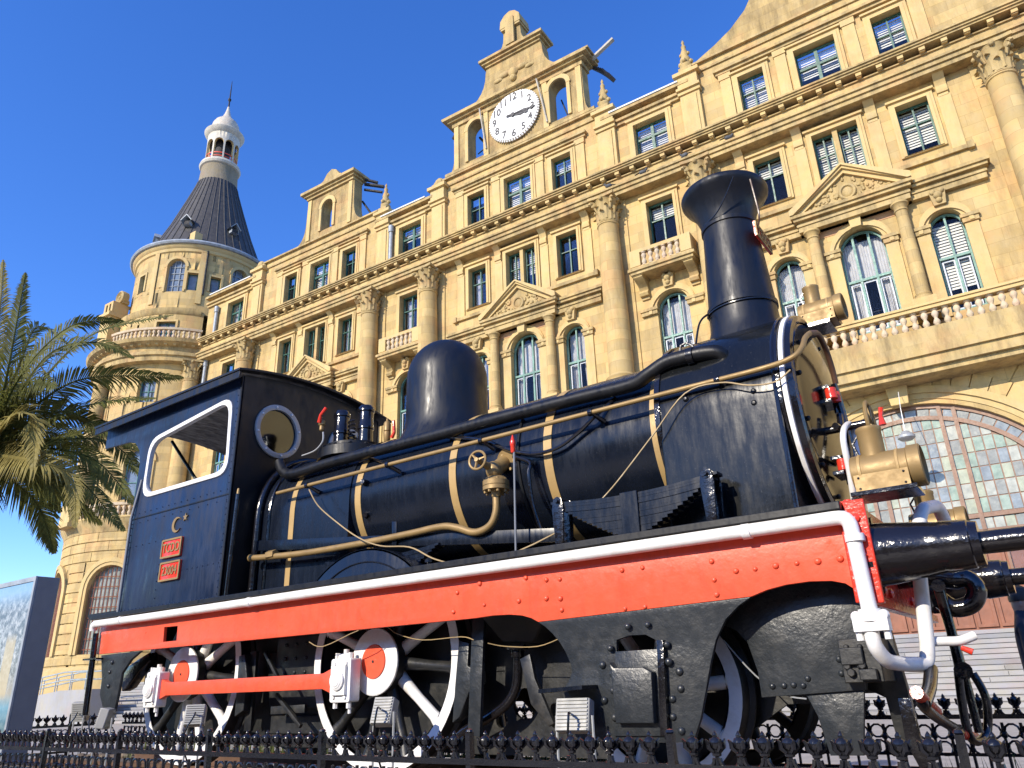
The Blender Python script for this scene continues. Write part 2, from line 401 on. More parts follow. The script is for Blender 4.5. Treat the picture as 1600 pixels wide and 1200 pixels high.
# ---- windows (shared meshes), origin at sill centre, glass plane y=0
def frame_rect(w, h, cols, rows, t=.045, mt=.03):
    m = M().join(plate([rect(-w/2, w/2, 0, h), rect(-w/2+t, w/2-t, t, h-t)], -.04, .04))
    for c in cols: m.box(c-mt, c+mt, -.05, .03, t, h-t)
    for r in rows: m.box(-w/2+t, w/2-t, -.045, .025, r-mt*.8, r+mt*.8)
    return m
def slats(w, z0, z1, pitch=.085):
    m = M(); z = z1
    while z > z0:
        m.add([(-w/2, .10, z), (w/2, .10, z), (w/2, .065, z-pitch*.96), (-w/2, .065, z-pitch*.96)], [(0, 1, 2, 3)]); z -= pitch
    return m
def pane_quad(x0, x1, z0, z1): return M().box(x0, x1, -.006, .006, z0, z1)
WT = {}
def win_type(key, w, h, cols, rows, mat='green', mt=.03):
    xs = [-w/2+.045]+sorted(cols)+[w/2-.045]; zs = [.045]+sorted(rows)+[h-.045]
    panes = []
    for i in range(len(xs)-1):
        for j in range(len(zs)-1): panes.append(up(pane_quad(xs[i], xs[i+1], zs[j], zs[j+1]), 'glass', 0))
    WT[key] = dict(frame=up(frame_rect(w, h, cols, rows, mt=mt), mat), panes=panes, w=w, h=h)
    for f in (1., .75, .5, .3): WT[key]['bl%g' % f] = up(slats(w-.08, h*(1-f), h-.03), 'blind', 0)
    cm = M(); n = 14
    for s_ in (-1, 1):
        for i in range(n):
            x0 = s_*(w/2-.03)-s_*i/n*w*.36; x1 = s_*(w/2-.03)-s_*(i+1)/n*w*.36; y0, y1 = .12+.02*(i % 2), .12+.02*((i+1) % 2)
            cm.add([(x0, y0, 0), (x1, y1, 0), (x1*.9, y1, h), (x0, y0, h)], [(0, 1, 2, 3)])
    WT[key]['curtain'] = up(cm, 'curtain', 0)
win_type('side', .80, 1.62, [0], [1.02], mt=.022)
win_type('attic_c', 1.18, 1.62, [0], [1.02], mt=.05)
win_type('half', .54, 1.80, [0], [1.15], mt=.02)
win_type('attic_n', 1.18, 1.62, [0], [1.1], mt=.05)
win_type('nar', .92, 1.70, [0], [1.08], mt=.025)
def arch_type(key, w, h, cols, rows, mat='teal', mt=.03):
    hw = w/2; zs = h-hw
    m = M().join(plate([archl(0, hw, 0, h), archl(0, hw-.05, .05, h-.05)], -.04, .04))
    for c in cols:
        top = zs+math.sqrt(max(0, (hw-.03)**2-c*c)); m.box(c-mt, c+mt, -.05, .03, .05, top)
    for r in rows: m.box(-hw+.04, hw-.04, -.055, .025, r-.035, r+.035)
    xs = [-hw+.05]+sorted(cols)+[hw-.05]; zz_ = [.05]+sorted(rows)+[None]
    panes = []
    for i in range(len(xs)-1):
        for j in range(len(zz_)-1):
            x0, x1, z0 = xs[i], xs[i+1], zz_[j]
            if zz_[j+1] is None:
                top = [(x0+(x1-x0)*k/8, zs+math.sqrt(max(.0004, (hw-.04)**2-(x0+(x1-x0)*k/8)**2))) for k in range(9)]
                panes.append(up(M().prism([(x1, z0), (x0, z0)]+top, -.006, .006), 'glass', 0))
            else: panes.append(up(pane_quad(x0, x1, z0, zz_[j+1]), 'glass', 0))
    sm = M()
    for i in range(len(xs)-1):
        x0, x1 = xs[i]+mt, xs[i+1]-mt
        sm.join(plate([rect(x0, x1, .06, rows[0]-.05), rect(x0+.035, x1-.035, .10, rows[0]-.09)], .008, .03))
    WT[key] = dict(frame=up(m, mat), panes=panes, w=w, h=h, sash=up(sm, 'white_trim'))
    for f in (1., .75, .5, .3): WT[key]['bl%g' % f] = up(slats(w-.12, h*(1-f), h-hw*.55), 'blind', 0)
    cm = M(); n = 16
    for s_ in (-1, 1):
        for i in range(n):
            x0 = s_*(hw-.03)-s_*i/n*w*.48; x1 = s_*(hw-.03)-s_*(i+1)/n*w*.48; y0, y1 = .12+.025*(i % 2), .12+.025*((i+1) % 2)
            kk = .55+.45*i/n if s_ > 0 else 1
            cm.add([(x0, y0, rows[0]), (x1, y1, rows[0]), (x1, y1, h-hw*.35), (x0, y0, h-hw*.35)], [(0, 1, 2, 3)])
            if i < n*.6: cm.add([(x0, y0, 0), (x1*1.05 if abs(x1) > hw*.5 else x1*1.5, y1, 0), (x1, y1, rows[0]-.02), (x0, y0, rows[0]-.02)], [(0, 1, 2, 3)])
    WT[key]['curtain'] = up(cm, 'curtain', 0)
arch_type('arch_c', 1.14, 3.0, [-.2, .2], [1.55])
arch_type('arch_s', .78, 2.75, [0], [1.50], mt=.025)
arch_type('arch_n', 1.02, 2.9, [-.18, .18], [1.5], mt=.025)
def window(key, x, z, y=.2, cover=None, rot=0, parent=None):
    W = WT[key]; p = parent or B
    f = inst('window', W['frame'], p, (x, y, z), (0, 0, rot) if rot else None)
    for pm in W['panes']:
        o = bpy.data.objects.new('pane', pm); COL.objects.link(o); o.parent = f
    if 'sash' in W:
        o = bpy.data.objects.new('sash', W['sash']); COL.objects.link(o); o.parent = f
    if cover:
        o = bpy.data.objects.new('blind' if cover.startswith('bl') else 'curtain', W[cover]); COL.objects.link(o); o.parent = f; o.location = (0, .06*S, 0)
    return f
def ring_arch(cx, hw, t, z0, ztop, o0, o1, n=16):
    zs = ztop-hw
    outer = [(cx+(hw+t)*math.cos(math.pi*i/n), zs+(hw+t)*math.sin(math.pi*i/n)) for i in range(n+1)]
    inner = [(cx+hw*math.cos(math.pi*i/n), zs+hw*math.sin(math.pi*i/n)) for i in range(n+1)]
    return M().prism([(cx+hw+t, z0)]*0+outer+inner[::-1], -o1, -o0)
def surround(x, w, z, h, t=.15, o=.07):
    m = plate([rect(x-w/2-t, x+w/2+t, z-.02, z+h+t), rect(x-w/2, x+w/2, z-.03, z+h)][:1]+[rect(x-w/2, x+w/2, z, z+h)], -o, .0)
    m.join(plate([rect(x-w/2-t*.55, x+w/2+t*.55, z+.001, z+h+t*.55), rect(x-w/2+.001, x+w/2-.001, z+.002, z+h-.001)], -o-.03, -o+.005))
    m.box(x-w/2-t-.05, x+w/2+t+.05, -o-.07, 0, z+h+t, z+h+t+.07)
    return m
# shared carved pieces
def console_mesh(w=.34, h=.75, d=.34):
    prof = [(0, 0), (-.10*d/.34, .02), (-.13*d/.34, .12*h/.75), (-.08*d/.34, .25*h/.75), (-.14*d/.34, .42*h/.75), (-.28*d/.34, .52*h/.75), (-d, .60*h/.75), (-d, .66*h/.75), (0, .66*h/.75)]
    m = M().prism([(p[0], p[1]) for p in prof], -w*.4, w*.4, 'x'); m.box(-w/2, w/2, -d-.03, 0, .66*h/.75, .72*h/.75); m.box(-w*.36, w*.36, -.06, 0, -.08, 0)
    return m
CONS = up(console_mesh(), 'trim'); CONS2 = up(console_mesh(.36, .62, .55), 'carve')
bal = M().lathe([(.085, 0), (.085, .03), (.05, .045), (.075, .09), (.085, .13), (.065, .19), (.04, .235), (.04, .255), (.065, .30), (.085, .36), (.075, .40), (.05, .445), (.085, .46), (.085, .49)], n=12)
BAL = up(bal, 'pale')
def baluster_row(x0, x1, y, z, n, parent=None, sc=1):
    for i in range(n): inst('baluster', BAL, parent or B, (x0+(x1-x0)*(i+.5)/n, y, z), None, sc)
def capital_mesh(r, h):
    m = M().lathe([(r, 0), (r*1.06, .01), (r*1.06, .04), (r*.98, .05), (r*.98, h*.5), (r*1.12, h*.8), (r*1.3, h*.88)], n=20)
    def leaf(a, z0, hh, w, lean, r0):
        u = Vector((math.cos(a), math.sin(a), 0)); s_ = Vector((-math.sin(a), math.cos(a), 0)); rows = []
        for k in range(6):
            t = k/5; rr = r0+lean*t**2.6; z = z0+hh*(t-.16*max(0, t-.75)*4*t); ww = w*(1-.6*t**2)*(1+.25*math.sin(t*16))
            if k == 5: z -= hh*.10; rr += lean*.25
            c = u*rr+Vector((0, 0, z)); rows.append([c-s_*ww*.5-u*.012, c+u*.03, c+s_*ww*.5-u*.012])
        m.add([p for q_ in rows for p in q_], [(k*3+j, k*3+j+1, k*3+j+4, k*3+j+3) for k in range(5) for j in range(2)])
    for i in range(8): leaf(2*math.pi*i/8, .05, h*.42, r*.72, .13, r*1.0)
    for i in range(8): leaf(2*math.pi*(i+.5)/8, .10, h*.62, r*.66, .15, r*1.0)
    for i in range(4):
        a = math.pi/4+i*math.pi/2; u = Vector((math.cos(a), math.sin(a), 0)); s_ = Vector((-math.sin(a), math.cos(a), 0))
        c = u*r*1.42+Vector((0, 0, h*.74))
        m.tube([c+(u*math.cos(t*.55)+Vector((0, 0, 1))*math.sin(t*.55))*(.115-.0075*t) for t in range(14)], [.05]*10+[.04, .03, .025, .02], 6)
        m.tube([u*r*1.0+Vector((0, 0, h*.45)), u*r*1.2+Vector((0, 0, h*.62)), u*r*1.40+Vector((0, 0, h*.86))], [.03, .04, .05], 6)
        b_ = i*math.pi/2; m.sph((math.cos(b_)*r*1.25, math.sin(b_)*r*1.25, h*.88), .075, 8, 6)
    k = r*1.5; pts = []
    for i in range(4):
        a = math.pi/4+i*math.pi/2; a2 = a+math.pi/2
        p0 = Vector((math.cos(a), math.sin(a)))*k*1.32; p1 = Vector((math.cos(a2), math.sin(a2)))*k*1.32
        for t in range(6):
            q_ = p0.lerp(p1, t/6); q_ *= 1-.10*math.sin(math.pi*t/6); pts.append((q_.x, q_.y))
    m.prism(pts, h*.90, h*1.0, 'z'); return m
CAP = up(capital_mesh(.33, .98), 'carve')
SHAFT = up(M().lathe([(.50, 9.5-9.5), (.50, .12), (.46, .14), (.50, .22), (.44, .27), (.395, .30), (.385, .36), (.38, 2.2), (.365, 3.8), (.335, 5.3), (.33, 5.62), (.36, 5.64), (.36, 5.68), (.33, 5.70)], n=28), 'stone')
PED = up(M().box(-.52, .52, -.52, .40, -.95, 0).box(-.58, .58, -.58, .40, -1.1, -.93), 'trim')
def column(x, y=-.36, zt=16.2, parent=None, rot=0, zb=9.5):
    c = inst('column', SHAFT, parent or B, (x, y, zb), (0, 0, rot) if rot else None)
    for nm, me, z in (('capital', CAP, 5.70), ('pedestal', PED, 0)):
        o = bpy.data.objects.new(nm, me); COL.objects.link(o); o.parent = c; o.location = (0, 0, z*S)
    return c
SMALLC = up(M().lathe([(.23, 0), (.23, .08), (.19, .1), (.21, .15), (.165, .19), (.165, 1.2), (.145, 2.55), (.145, 2.62), (.17, 2.64), (.17, 2.68), (.145, 2.70), (.16, 2.74), (.20, 2.82), (.22, 2.83), (.22, 2.88)], n=18), 'stone')
KEY = up(M().prism([(-.14, .0), (.14, 0), (.19, .42), (-.19, .42)], -.16, 0).sph((0, -.17, .27), .11, 8, 6).sph((-.10, -.16, .38), .075, 8, 6).sph((.10, -.16, .38), .075, 8, 6).sph((0, -.17, .12), .08, 8, 6), 'carve')
KEYP = up(M().prism([(-.13, .0), (.13, 0), (.16, .36), (-.16, .36)], -.20, 0), 'trim')

# ---- wide bay
def wide(cx, xs, x0, x1, covers, ground=None):
    l, c, r = xs; d = r-l
    holes = [rect(l-.40, l+.40, 14.1, 15.75), rect(r-.40, r+.40, 14.1, 15.75), rect(c-.62, c-.07, 14.0, 15.85), rect(c+.07, c+.62, 14.0, 15.85),
             rect(l-.40, l+.40, 17.2, 19.05), rect(r-.40, r+.40, 17.2, 19.05), rect(c-.59, c+.59, 17.2, 19.1),
             archl(c, .57, 9.4, 12.48), archl(l, .39, 9.4, 12.22), archl(r, .39, 9.4, 12.22)]
    if ground: holes.append(ground)
    bo('wall', plate([rect(x0, x1, GZ, 20.30)]+holes, 0, .32), 'stone')
    window('side', l, 14.13, .2, covers[0]); window('half', c-.345, 14.03, .2, covers[1]); window('half', c+.345, 14.03, .2, covers[1]); window('side', r, 14.13, .2, covers[2])
    window('side', l, 17.43, .2, covers[3]); window('attic_c', c, 17.45, .2, covers[4]); window('side', r, 17.43, .2, covers[5])
    window('arch_s', l, 9.45, .2, covers[6]); window('arch_c', c, 9.45, .2, covers[7]); window('arch_s', r, 9.45, .2, covers[8])
    for a_, w_, z_, h_ in ((l, .8, 14.1, 1.65), (r, .8, 14.1, 1.65), (c, 1.24, 14.0, 1.85)): bo('window_surround', surround(a_, w_, z_, h_), 'trim')
    for a_, w_, z_, h_ in ((l, .8, 17.2, 1.85), (r, .8, 17.2, 1.85), (c, 1.18, 17.2, 1.9)): bo('window_surround', surround(a_, w_, z_, h_, .18), 'trim')
    for i, xx in enumerate((l-.78, (l+c)/2-.02, (c+r)/2+.02, r+.78)):
        inst('console', CONS, B, (xx, 0, 15.66))
        bo('pier_strip', M().box(xx-.16, xx+.16, -.05, 0, 13.87, 15.6), 'trim')
        bo('pilaster_strip', M().box(xx-.17, xx+.17, -.07, 0, 17.1, 19.2).box(xx-.20, xx+.20, -.10, 0, 19.2, 19.42), 'trim')
    bo('string_course', M().box(l-1.0, r+1.0, -.10, 0, 13.74, 13.86).box(l-1.1, l-.95, -.14, 0, 13.70, 13.9).box(r+.95, r+1.1, -.14, 0, 13.70, 13.9), 'ledge')
    # lower entablature, small columns and pediment
    for hx0, hx1, o in ((l-1.15, r+1.15, .16), (c-1.42, c+1.42, .34)):
        bo('cornice', M().box(hx0, hx1, -o, 0, 12.70, 12.86).box(hx0-.03, hx1+.03, -o-.04, 0, 12.86, 12.93).box(hx0, hx1, -o+.03, 0, 12.93, 13.02).box(hx0-.08, hx1+.08, -o-.10, 0, 13.02, 13.11).box(hx0-.14, hx1+.14, -o-.16, 0, 13.11, 13.20), 'ledge')
    for sx in (-1.12, 1.12): inst('small_column', SMALLC, B, (c+sx, -.22, 9.80)); bo('base_block', M().box(c+sx-.27, c+sx+.27, -.48, 0, 9.3, 9.80), 'trim')
    ap = 14.28; hw = 1.56
    pd = bo('pediment', M().prism([(c-hw+.2, 13.2), (c+hw-.2, 13.2), (c, ap-.16)], -.30, 0), 'carve')
    for s_ in (-1, 1):
        m = M()
        for dz0, dz1, o in ((-.20, -.08, .40), (-.08, .0, .48), (.0, .06, .54)):
            a0, a1 = (c+s_*(hw), 13.21), (c, ap)
            m.prism([(a0[0], a0[1]+max(dz0, -.005)+(.0 if dz0 >= 0 else 0)), (a0[0]-s_*(.30 if dz0 < -.1 else .1), a0[1]), (a1[0], a1[1]+dz0), (a1[0], a1[1]+dz1), (a0[0], a0[1]+dz1+.10)], -o, -.0)
        bo('raking_cornice', m, 'trim', pd)
    rel = M()
    rr = random.Random(int(abs(cx)*10))
    rel.tube([(c+.19*math.cos(t*.42), -.33, 13.50+.21*math.sin(t*.42)) for t in range(15)], .05, 6, closed=True); rel.sph((c, -.31, 13.50), .15, 10, 8, (1, .4, 1.1))
    for i in range(70):
        x = rr.uniform(-1.05, 1.05); zt_ = 13.26+(.82)*(1-abs(x)/1.22)
        z = rr.uniform(13.25, max(13.27, zt_-.06))
        if abs(x) < .24 and z < 13.78: continue
        s2 = rr.uniform(.035, .07); rel.sph((c+x, -.31, z), s2, 6, 4, (rr.uniform(.6, 1.5), .8, rr.uniform(.6, 1.3)))
    bo('relief', rel, 'carve', pd)
    # arches
    for xx, hw_, zt_ in ((l, .39, 12.22), (c, .57, 12.48), (r, .39, 12.22)):
        bo('archivolt', ring_arch(xx, hw_, .22, 0, zt_, 0, .06).join(ring_arch(xx, hw_+.14, .10, 0, zt_, .055, .12)), 'trim')
    inst('keystone', KEY, B, (l, -.05, 12.32)); inst('keystone', KEY, B, (r, -.05, 12.32)); inst('keystone', KEYP, B, (c, -.05, 12.42))
    for xx, hw_, zs in ((l, .39, 11.83), (c, .57, 11.91), (r, .39, 11.83)):
        for s_ in (-1, 1):
            a, b_ = sorted((xx+s_*(hw_-.03), xx+s_*(hw_+.34)))
            bo('impost', M().box(a, b_, -.10, .1, zs-.16, zs-.03).box(a-.03, b_+.03, -.14, .1, zs-.03, zs+.06), 'ledge')
            bo('pier_strip', M().box(a+.03, b_-.03, -.05, 0, 9.3, zs-.16), 'trim')
    bo('spandrel_panel', M().box(c-1.0, c+1.0, -.012, .0, 12.50, 12.70), 'pink')
    # attic cornice of the bay
    bo('attic_cornice', M().box(l-1.05, r+1.05, -.12, 0, 19.42, 19.52).box(l-1.1, r+1.1, -.2, 0, 19.52, 19.62).box(x0, x1, -.06, .0, 19.98, 20.06).box(x0, x1, -.12, .1, 20.30, 20.38), 'ledge')

# ---- narrow bay
def narrow(cx, x0, x1, covers, arch=True, balcony=True, ped=True):
    holes = [rect(cx-.46, cx+.46, 13.95, 15.72), rect(cx-.59, cx+.59, 17.1, 18.95)]
    if arch: holes.append(archl(cx, .51, 9.3, 12.36))
    bo('wall', plate([rect(x0, x1, GZ, 19.72)]+holes, 0, .32), 'stone')
    window('nar', cx, 14.0, .2, covers[0]); window('attic_n', cx, 17.33, .2, covers[1])
    bo('window_surround', surround(cx, .92, 13.95, 1.77, .17), 'trim'); bo('window_surround', surround(cx, 1.18, 17.1, 1.85, .2), 'trim')
    if arch:
        window('arch_n', cx, 9.42, .2, covers[2])
        m = ring_arch(cx, .51, .22, 0, 12.36, 0, .06); m.join(ring_arch(cx, .65, .10, 0, 12.36, .055, .12)); bo('archivolt', m, 'trim')
        inst('keystone', KEY, B, (cx, -.05, 12.44))
        for s_ in (-1, 1):
            a, b_ = sorted((cx+s_*.48, cx+s_*1.0)); bo('impost', M().box(a, b_, -.10, .1, 11.70, 11.83).box(a-.03, b_+.03, -.14, .1, 11.83, 11.92), 'ledge')
    if balcony:
        bc = bo('balcony', M().box(cx-1.02, cx+1.02, -.62, 0, 12.93, 13.03).box(cx-1.08, cx+1.08, -.68, 0, 13.03, 13.12), 'ledge')
        bo('balcony_rail', M().box(cx-1.0, cx+1.0, -.62, -.46, 13.66, 13.78).box(cx-1.0, cx+1.0, -.60, -.48, 13.12, 13.20).box(cx-1.0, cx-.66, -.62, -.46, 13.2, 13.66).box(cx+.66, cx+1.0, -.62, -.46, 13.2, 13.66).box(cx-1.0, cx-.86, -.46, 0, 13.2, 13.78).box(cx+.86, cx+1.0, -.46, 0, 13.2, 13.78), 'trim', bc)
        for i in range(6): inst('baluster', BAL, bc, (cx-.55+i*.22, -.54, 13.195), None, .95)
        for s_ in (-1, 1): inst('bracket', CONS2, bc, (cx+s_*.82, 0, 12.36))
    bo('attic_cornice', M().box(x0, x1, -.10, 0, 19.22, 19.34).box(x0, x1, -.18, 0, 19.34, 19.44).box(x0, x1, -.26, .3, 19.62, 19.74), 'ledge')
    bo('roof_flashing', M().box(x0+.35, x1-.35, -.30, .35, 19.745, 19.80), 'white_trim')

xsC, xsB, xsA = (-24.5, -22.65, -20.85), (-14.1, -12.2, -10.3), (-3.38, -1.43, .58)
edges = [-30.6, -26.85, -19.25, -16.15, -8.55, -5.30, 2.64]
wide(-22.65, xsC, edges[1], edges[2], ['curtain', 'curtain', 'curtain', None, 'bl0.75', None, None, 'curtain', None])
wide(-12.2, xsB, edges[3], edges[4], ['curtain', 'bl0.5', None, None, 'bl1', 'bl0.3', 'curtain', 'curtain', 'curtain'])
wide(-1.43, xsA, edges[5], edges[6], ['bl0.3', 'bl0.75', 'bl0.75', 'bl0.75', 'bl0.5', 'bl0.5', 'curtain', 'curtain', 'bl0.75'], archl(-1.40, 3.26, 1.95, 7.30, 28))
narrow(-28.35, edges[0], edges[1], [None, 'curtain', None])
narrow(-17.42, edges[2], edges[3], ['curtain', 'bl0.3', None])
narrow(-6.85, edges[4], edges[5], ['bl0.3', 'bl1', 'curtain'])
bo('wall', plate([rect(edges[6], 26, GZ, 20.3)], 0, .32), 'stone')
bo('interior_wall', M().box(-30, 3.5, 1.3, 1.35, 1.0, 19.6), 'room')  # dark sheet behind the glass, unlit room depth in its colour
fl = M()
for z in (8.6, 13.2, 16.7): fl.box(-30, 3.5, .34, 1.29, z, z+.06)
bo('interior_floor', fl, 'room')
for x in (-26.85, -19.2, -16.2, -8.58, -5.33, 2.62, 5.7): column(x)
# pilaster strips behind the columns and recessed joints
for x in (-26.85, -19.2, -16.2, -8.58, -5.33, 2.62): bo('pilaster', M().box(x-.55, x+.55, -.05, 0, 8.5, 16.2), 'stone')
# ---- main entablature
ex0, ex1 = -30.45, 8
bo('architrave', M().box(ex0, ex1, -.40, .1, 16.20, 16.34).box(ex0, ex1, -.46, .1, 16.34, 16.47).box(ex0, ex1, -.52, .1, 16.47, 16.54), 'ledge')
bo('frieze', M().box(ex0, ex1, -.36, .1, 16.54, 16.83), 'stone')
bo('cornice', M().box(ex0, ex1, -.60, .1, 17.0, 17.06).box(ex0, ex1, -.65, .1, 17.06, 17.12).box(ex0, ex1, -.70, .1, 17.12, 17.18).box(ex0, ex1, -.42, .1, 16.83, 16.87), 'ledge')
MOD = up(M().box(-.075, .075, -.20, 0, .02, .13).box(-.06, .06, -.16, 0, -.005, .02), 'trim')
n = int((4.5-ex0)/.54)
for i in range(n): inst('modillion', MOD, B, (ex0+.3+i*.54, -.36, 16.868))
bo('plinth_band', M().box(-30.4, 10, -.12, .05, 8.0, 8.5), 'ledge')
# ---- attic piers with pinnacles
PIN = up(M().box(-.2, .2, -.2, .2, 0, .16).lathe([(.17, .16), (.2, .3), (.13, .42), (.17, .55), (.10, .72), (.12, .82), (.06, 1.0), (.08, 1.08), (.03, 1.18), (.05, 1.25), (.0, 1.38)], n=10).sph((.16, 0, .45), .08, 6, 5).sph((-.16, 0, .45), .08, 6, 5).sph((0, -.16, .45), .08, 6, 5).sph((.11, 0, .8), .06, 6, 5).sph((-.11, 0, .8), .06, 6, 5), 'carve')
ORN = up(M().sph((0, 0, .25), .22, 8, 6, (1, .8, 1)).sph((.2, 0, .12), .14, 8, 6).sph((-.2, 0, .14), .15, 8, 6).box(-.26, .26, -.2, .2, 0, .12), 'carve')
for x, kind in ((-26.75, ORN), (-18.85, PIN), (-15.9, ORN), (-8.42, PIN), (-5.33, PIN)):
    pr_ = bo('attic_pier', M().box(x-.33, x+.33, -.16, 0, 17.15, 19.2).box(x-.22, x+.22, -.20, 0, 17.3, 19.1).box(x-.38, x+.38, -.22, 0, 19.2, 19.34).box(x-.40, x+.40, -.30, .2, 19.34, 19.44).box(x-.34, x+.34, -.24, .2, 19.44, 19.92).box(x-.44, x+.44, -.34, .2, 19.92, 20.06), 'trim')
    inst('pinnacle' if kind is PIN else 'finial', kind, pr_, (x, -.05, 20.06), None, 1.12 if kind is PIN else 1.0)
# ---- gables
def curve(a, b_, bul, n=8):          # concave sweep from a to b
    c = (a[0]*(1-bul)+b_[0]*bul, a[1]*bul+b_[1]*(1-bul)) if False else (b_[0], a[1]); out_ = []
    for i in range(n+1):
        t = i/n; x = a[0]*(1-t)**2+c[0]*2*t*(1-t)+b_[0]*t*t; z = a[1]*(1-t)**2+c[1]*2*t*(1-t)+b_[1]*t*t; out_.append((x, z))
    return out_
cB = -12.2
def mirror(L_, cx): return L_+[(2*cx-x, z) for x, z in L_[::-1]]
def gable(cx, left, holes, y0=.0, y1=.5): return plate([mirror([(cx+x, z) for x, z in left], cx)]+holes, y0, y1)
lt = [(-3.75, 20.37)]+curve((-3.6, 20.38), (-3.0, 21.3), 1)+[(-2.98, 22.75)]
g1 = bo('gable', gable(cB, lt, [archl(cB-1.88, .38, 20.75, 22.62), archl(cB+1.95, .38, 20.75, 22.62)]), 'stone_old', label='gable tier holding the clock between two open arches')
for s_, xx in ((-1, cB-1.88), (1, cB+1.95)):
    bo('arch_surround', ring_arch(xx, .38, .18, 0, 22.62, 0, .08).box(xx-.52, xx-.38, -.07, 0, 20.75, 22.24).box(xx+.38, xx+.52, -.07, 0, 20.75, 22.24), 'trim', g1)
for xx in (-2.85, -1.38, 1.38, 2.85): bo('gable_strip', M().box(cB+xx-.11, cB+xx+.11, -.06, 0, 20.6, 22.75), 'trim', g1)
bo('gable_cornice', M().box(cB-3.05, cB+3.05, -.08, .55, 22.75, 22.96).box(cB-3.2, cB+3.2, -.20, .62, 22.96, 23.05).box(cB-3.38, cB+3.38, -.34, .7, 23.05, 23.16).box(cB-3.45, cB+3.45, -.30, .65, 23.16, 23.24).box(cB-3.4, cB+3.4, -.10, .52, 20.42, 20.55), 'ledge', g1)
lt = [(-3.1, 23.24)]+curve((-3.05, 23.26), (-1.36, 24.75), 1)+[(-1.3, 25.0)]
g2 = bo('gable', gable(cB, lt, []), 'stone_old')
bo('gable_cornice', M().box(cB-1.32, cB+1.32, -.08, .55, 25.0, 25.1).box(cB-1.42, cB+1.42, -.18, .62, 25.1, 25.2).box(cB-1.52, cB+1.52, -.28, .7, 25.2, 25.32), 'ledge', g2)
rel = M().sph((cB, -.03, 24.1), .22, 10, 8, (1, .6, 1.1)).sph((cB-.4, -.02, 24.2), .2, 8, 6, (1.5, .5, .7)).sph((cB+.4, -.02, 24.2), .2, 8, 6, (1.5, .5, .7)).sph((cB-.75, -.02, 24.05), .14, 8, 6, (1.5, .5, .7)).sph((cB+.75, -.02, 24.05), .14, 8, 6, (1.5, .5, .7)).sph((cB, -.02, 23.8), .16, 8, 6)
bo('relief', rel, 'carve', g2)
lt = [(-1.36, 25.32)]+curve((-1.34, 25.34), (-.42, 26.15), 1)+[(-.4, 26.45)]
g3 = bo('gable', gable(cB, lt, []), 'stone_old')
bo('gable_top', M().box(cB-.46, cB+.46, -.12, .58, 26.45, 26.55).prism([(cB-.5, 26.55), (cB+.5, 26.55), (cB+.46, 26.95), (cB+.25, 27.2), (cB, 27.3), (cB-.25, 27.2), (cB-.46, 26.95)], -.14, .6).box(cB-.2, cB+.2, -.2, -.1, 25.5, 26.9), 'carve', g3)
# the clock
CKX, CKZ, CKR = -12.2, 21.83, 1.13
ck = bo('clock_face', M().lathe([(0, -.16), (CKR*.97, -.16), (CKR*.97, -.02)], (CKX, 0, CKZ), 'y', 64), 'clockwhite', label='round white clock face with black numerals')
rimm = M()
for i in range(60):
    a = 2*math.pi*i/60; rimm.sph((CKX+CKR*math.cos(a), -.10, CKZ+CKR*math.sin(a)), .045, 6, 5)
bo('scalloped_rim', rimm, 'clockwhite', ck)
bo('minute_ring', M().lathe([(CKR*.615, -.163), (CKR*.63, -.166), (CKR*.64, -.163)], (CKX, 0, CKZ), 'y', 48, caps=False), 'lead', ck)
for h in range(1, 13):
    a = R_(90-30*h); t = text_mesh(str(h), .47*S, .006, 'clockblack', .018)
    inst('numeral', t, ck, (CKX+CKR*.78*math.cos(a), -.168, CKZ+CKR*.78*math.sin(a)), (math.pi/2, 0, 0), (.85, 1, 1))
def hand(ang, ln, w):
    d = Vector((math.cos(ang), math.sin(ang))); n_ = Vector((-d.y, d.x)); c_ = Vector((CKX, CKZ))
    pts = [c_-d*.3-n_*w*.6, c_-d*.3+n_*w*.6, c_+n_*w*.8, c_+d*ln*.5+n_*w*1.5, c_+d*ln*.72+n_*w*.5, c_+d*ln*.82+n_*w*1.4, c_+d*ln, c_+d*ln*.82-n_*w*1.4, c_+d*ln*.72-n_*w*.5, c_+d*ln*.5-n_*w*1.5, c_-n_*w*.8]
    return plate([[(p.x, p.y) for p in pts]], -.20, -.19)
bo('hand', hand(R_(-4), 1.05, .05), 'clockblack', ck); bo('hand', hand(R_(-13), .72, .06), 'clockblack', ck)
bo('hand_boss', M().lathe([(0, -.22), (.09, -.22), (.09, -.17)], (CKX, 0, CKZ), 'y', 16), 'clockblack', ck)
# small gable on the left bay
cC = -22.35
lt = [(-2.5, 20.37)]+curve((-2.45, 20.38), (-1.52, 21.6), 1)+[(-1.48, 22.75)]
g4 = bo('gable', gable(cC, lt, [archl(cC-.12, .36, 20.75, 22.30)]), 'stone_old', label='small gable with one open arch')
bo('arch_surround', ring_arch(cC-.12, .36, .18, 0, 22.30, 0, .08).box(cC-.62, cC-.48, -.07, 0, 20.75, 21.94).box(cC+.24, cC+.38, -.07, 0, 20.75, 21.94), 'trim', g4)
for x_ in (cC-1.42, cC+1.2): bo('gable_strip', M().box(x_, x_+.22, -.06, 0, 20.5, 22.7), 'trim', g4)
bo('gable_cornice', M().box(cC-1.5, cC+1.5, -.1, .55, 22.75, 22.88).box(cC-1.6, cC+1.6, -.2, .62, 22.88, 22.98).box(cC-1.72, cC+1.72, -.32, .7, 22.98, 23.12).prism([(cC-1.1, 23.12), (cC+1.1, 23.12), (cC+.95, 23.3), (cC+.5, 23.5), (cC+.3, 23.8), (cC, 23.95), (cC-.3, 23.8), (cC-.5, 23.5), (cC-.95, 23.3)], -.05, .5), 'ledge', g4)
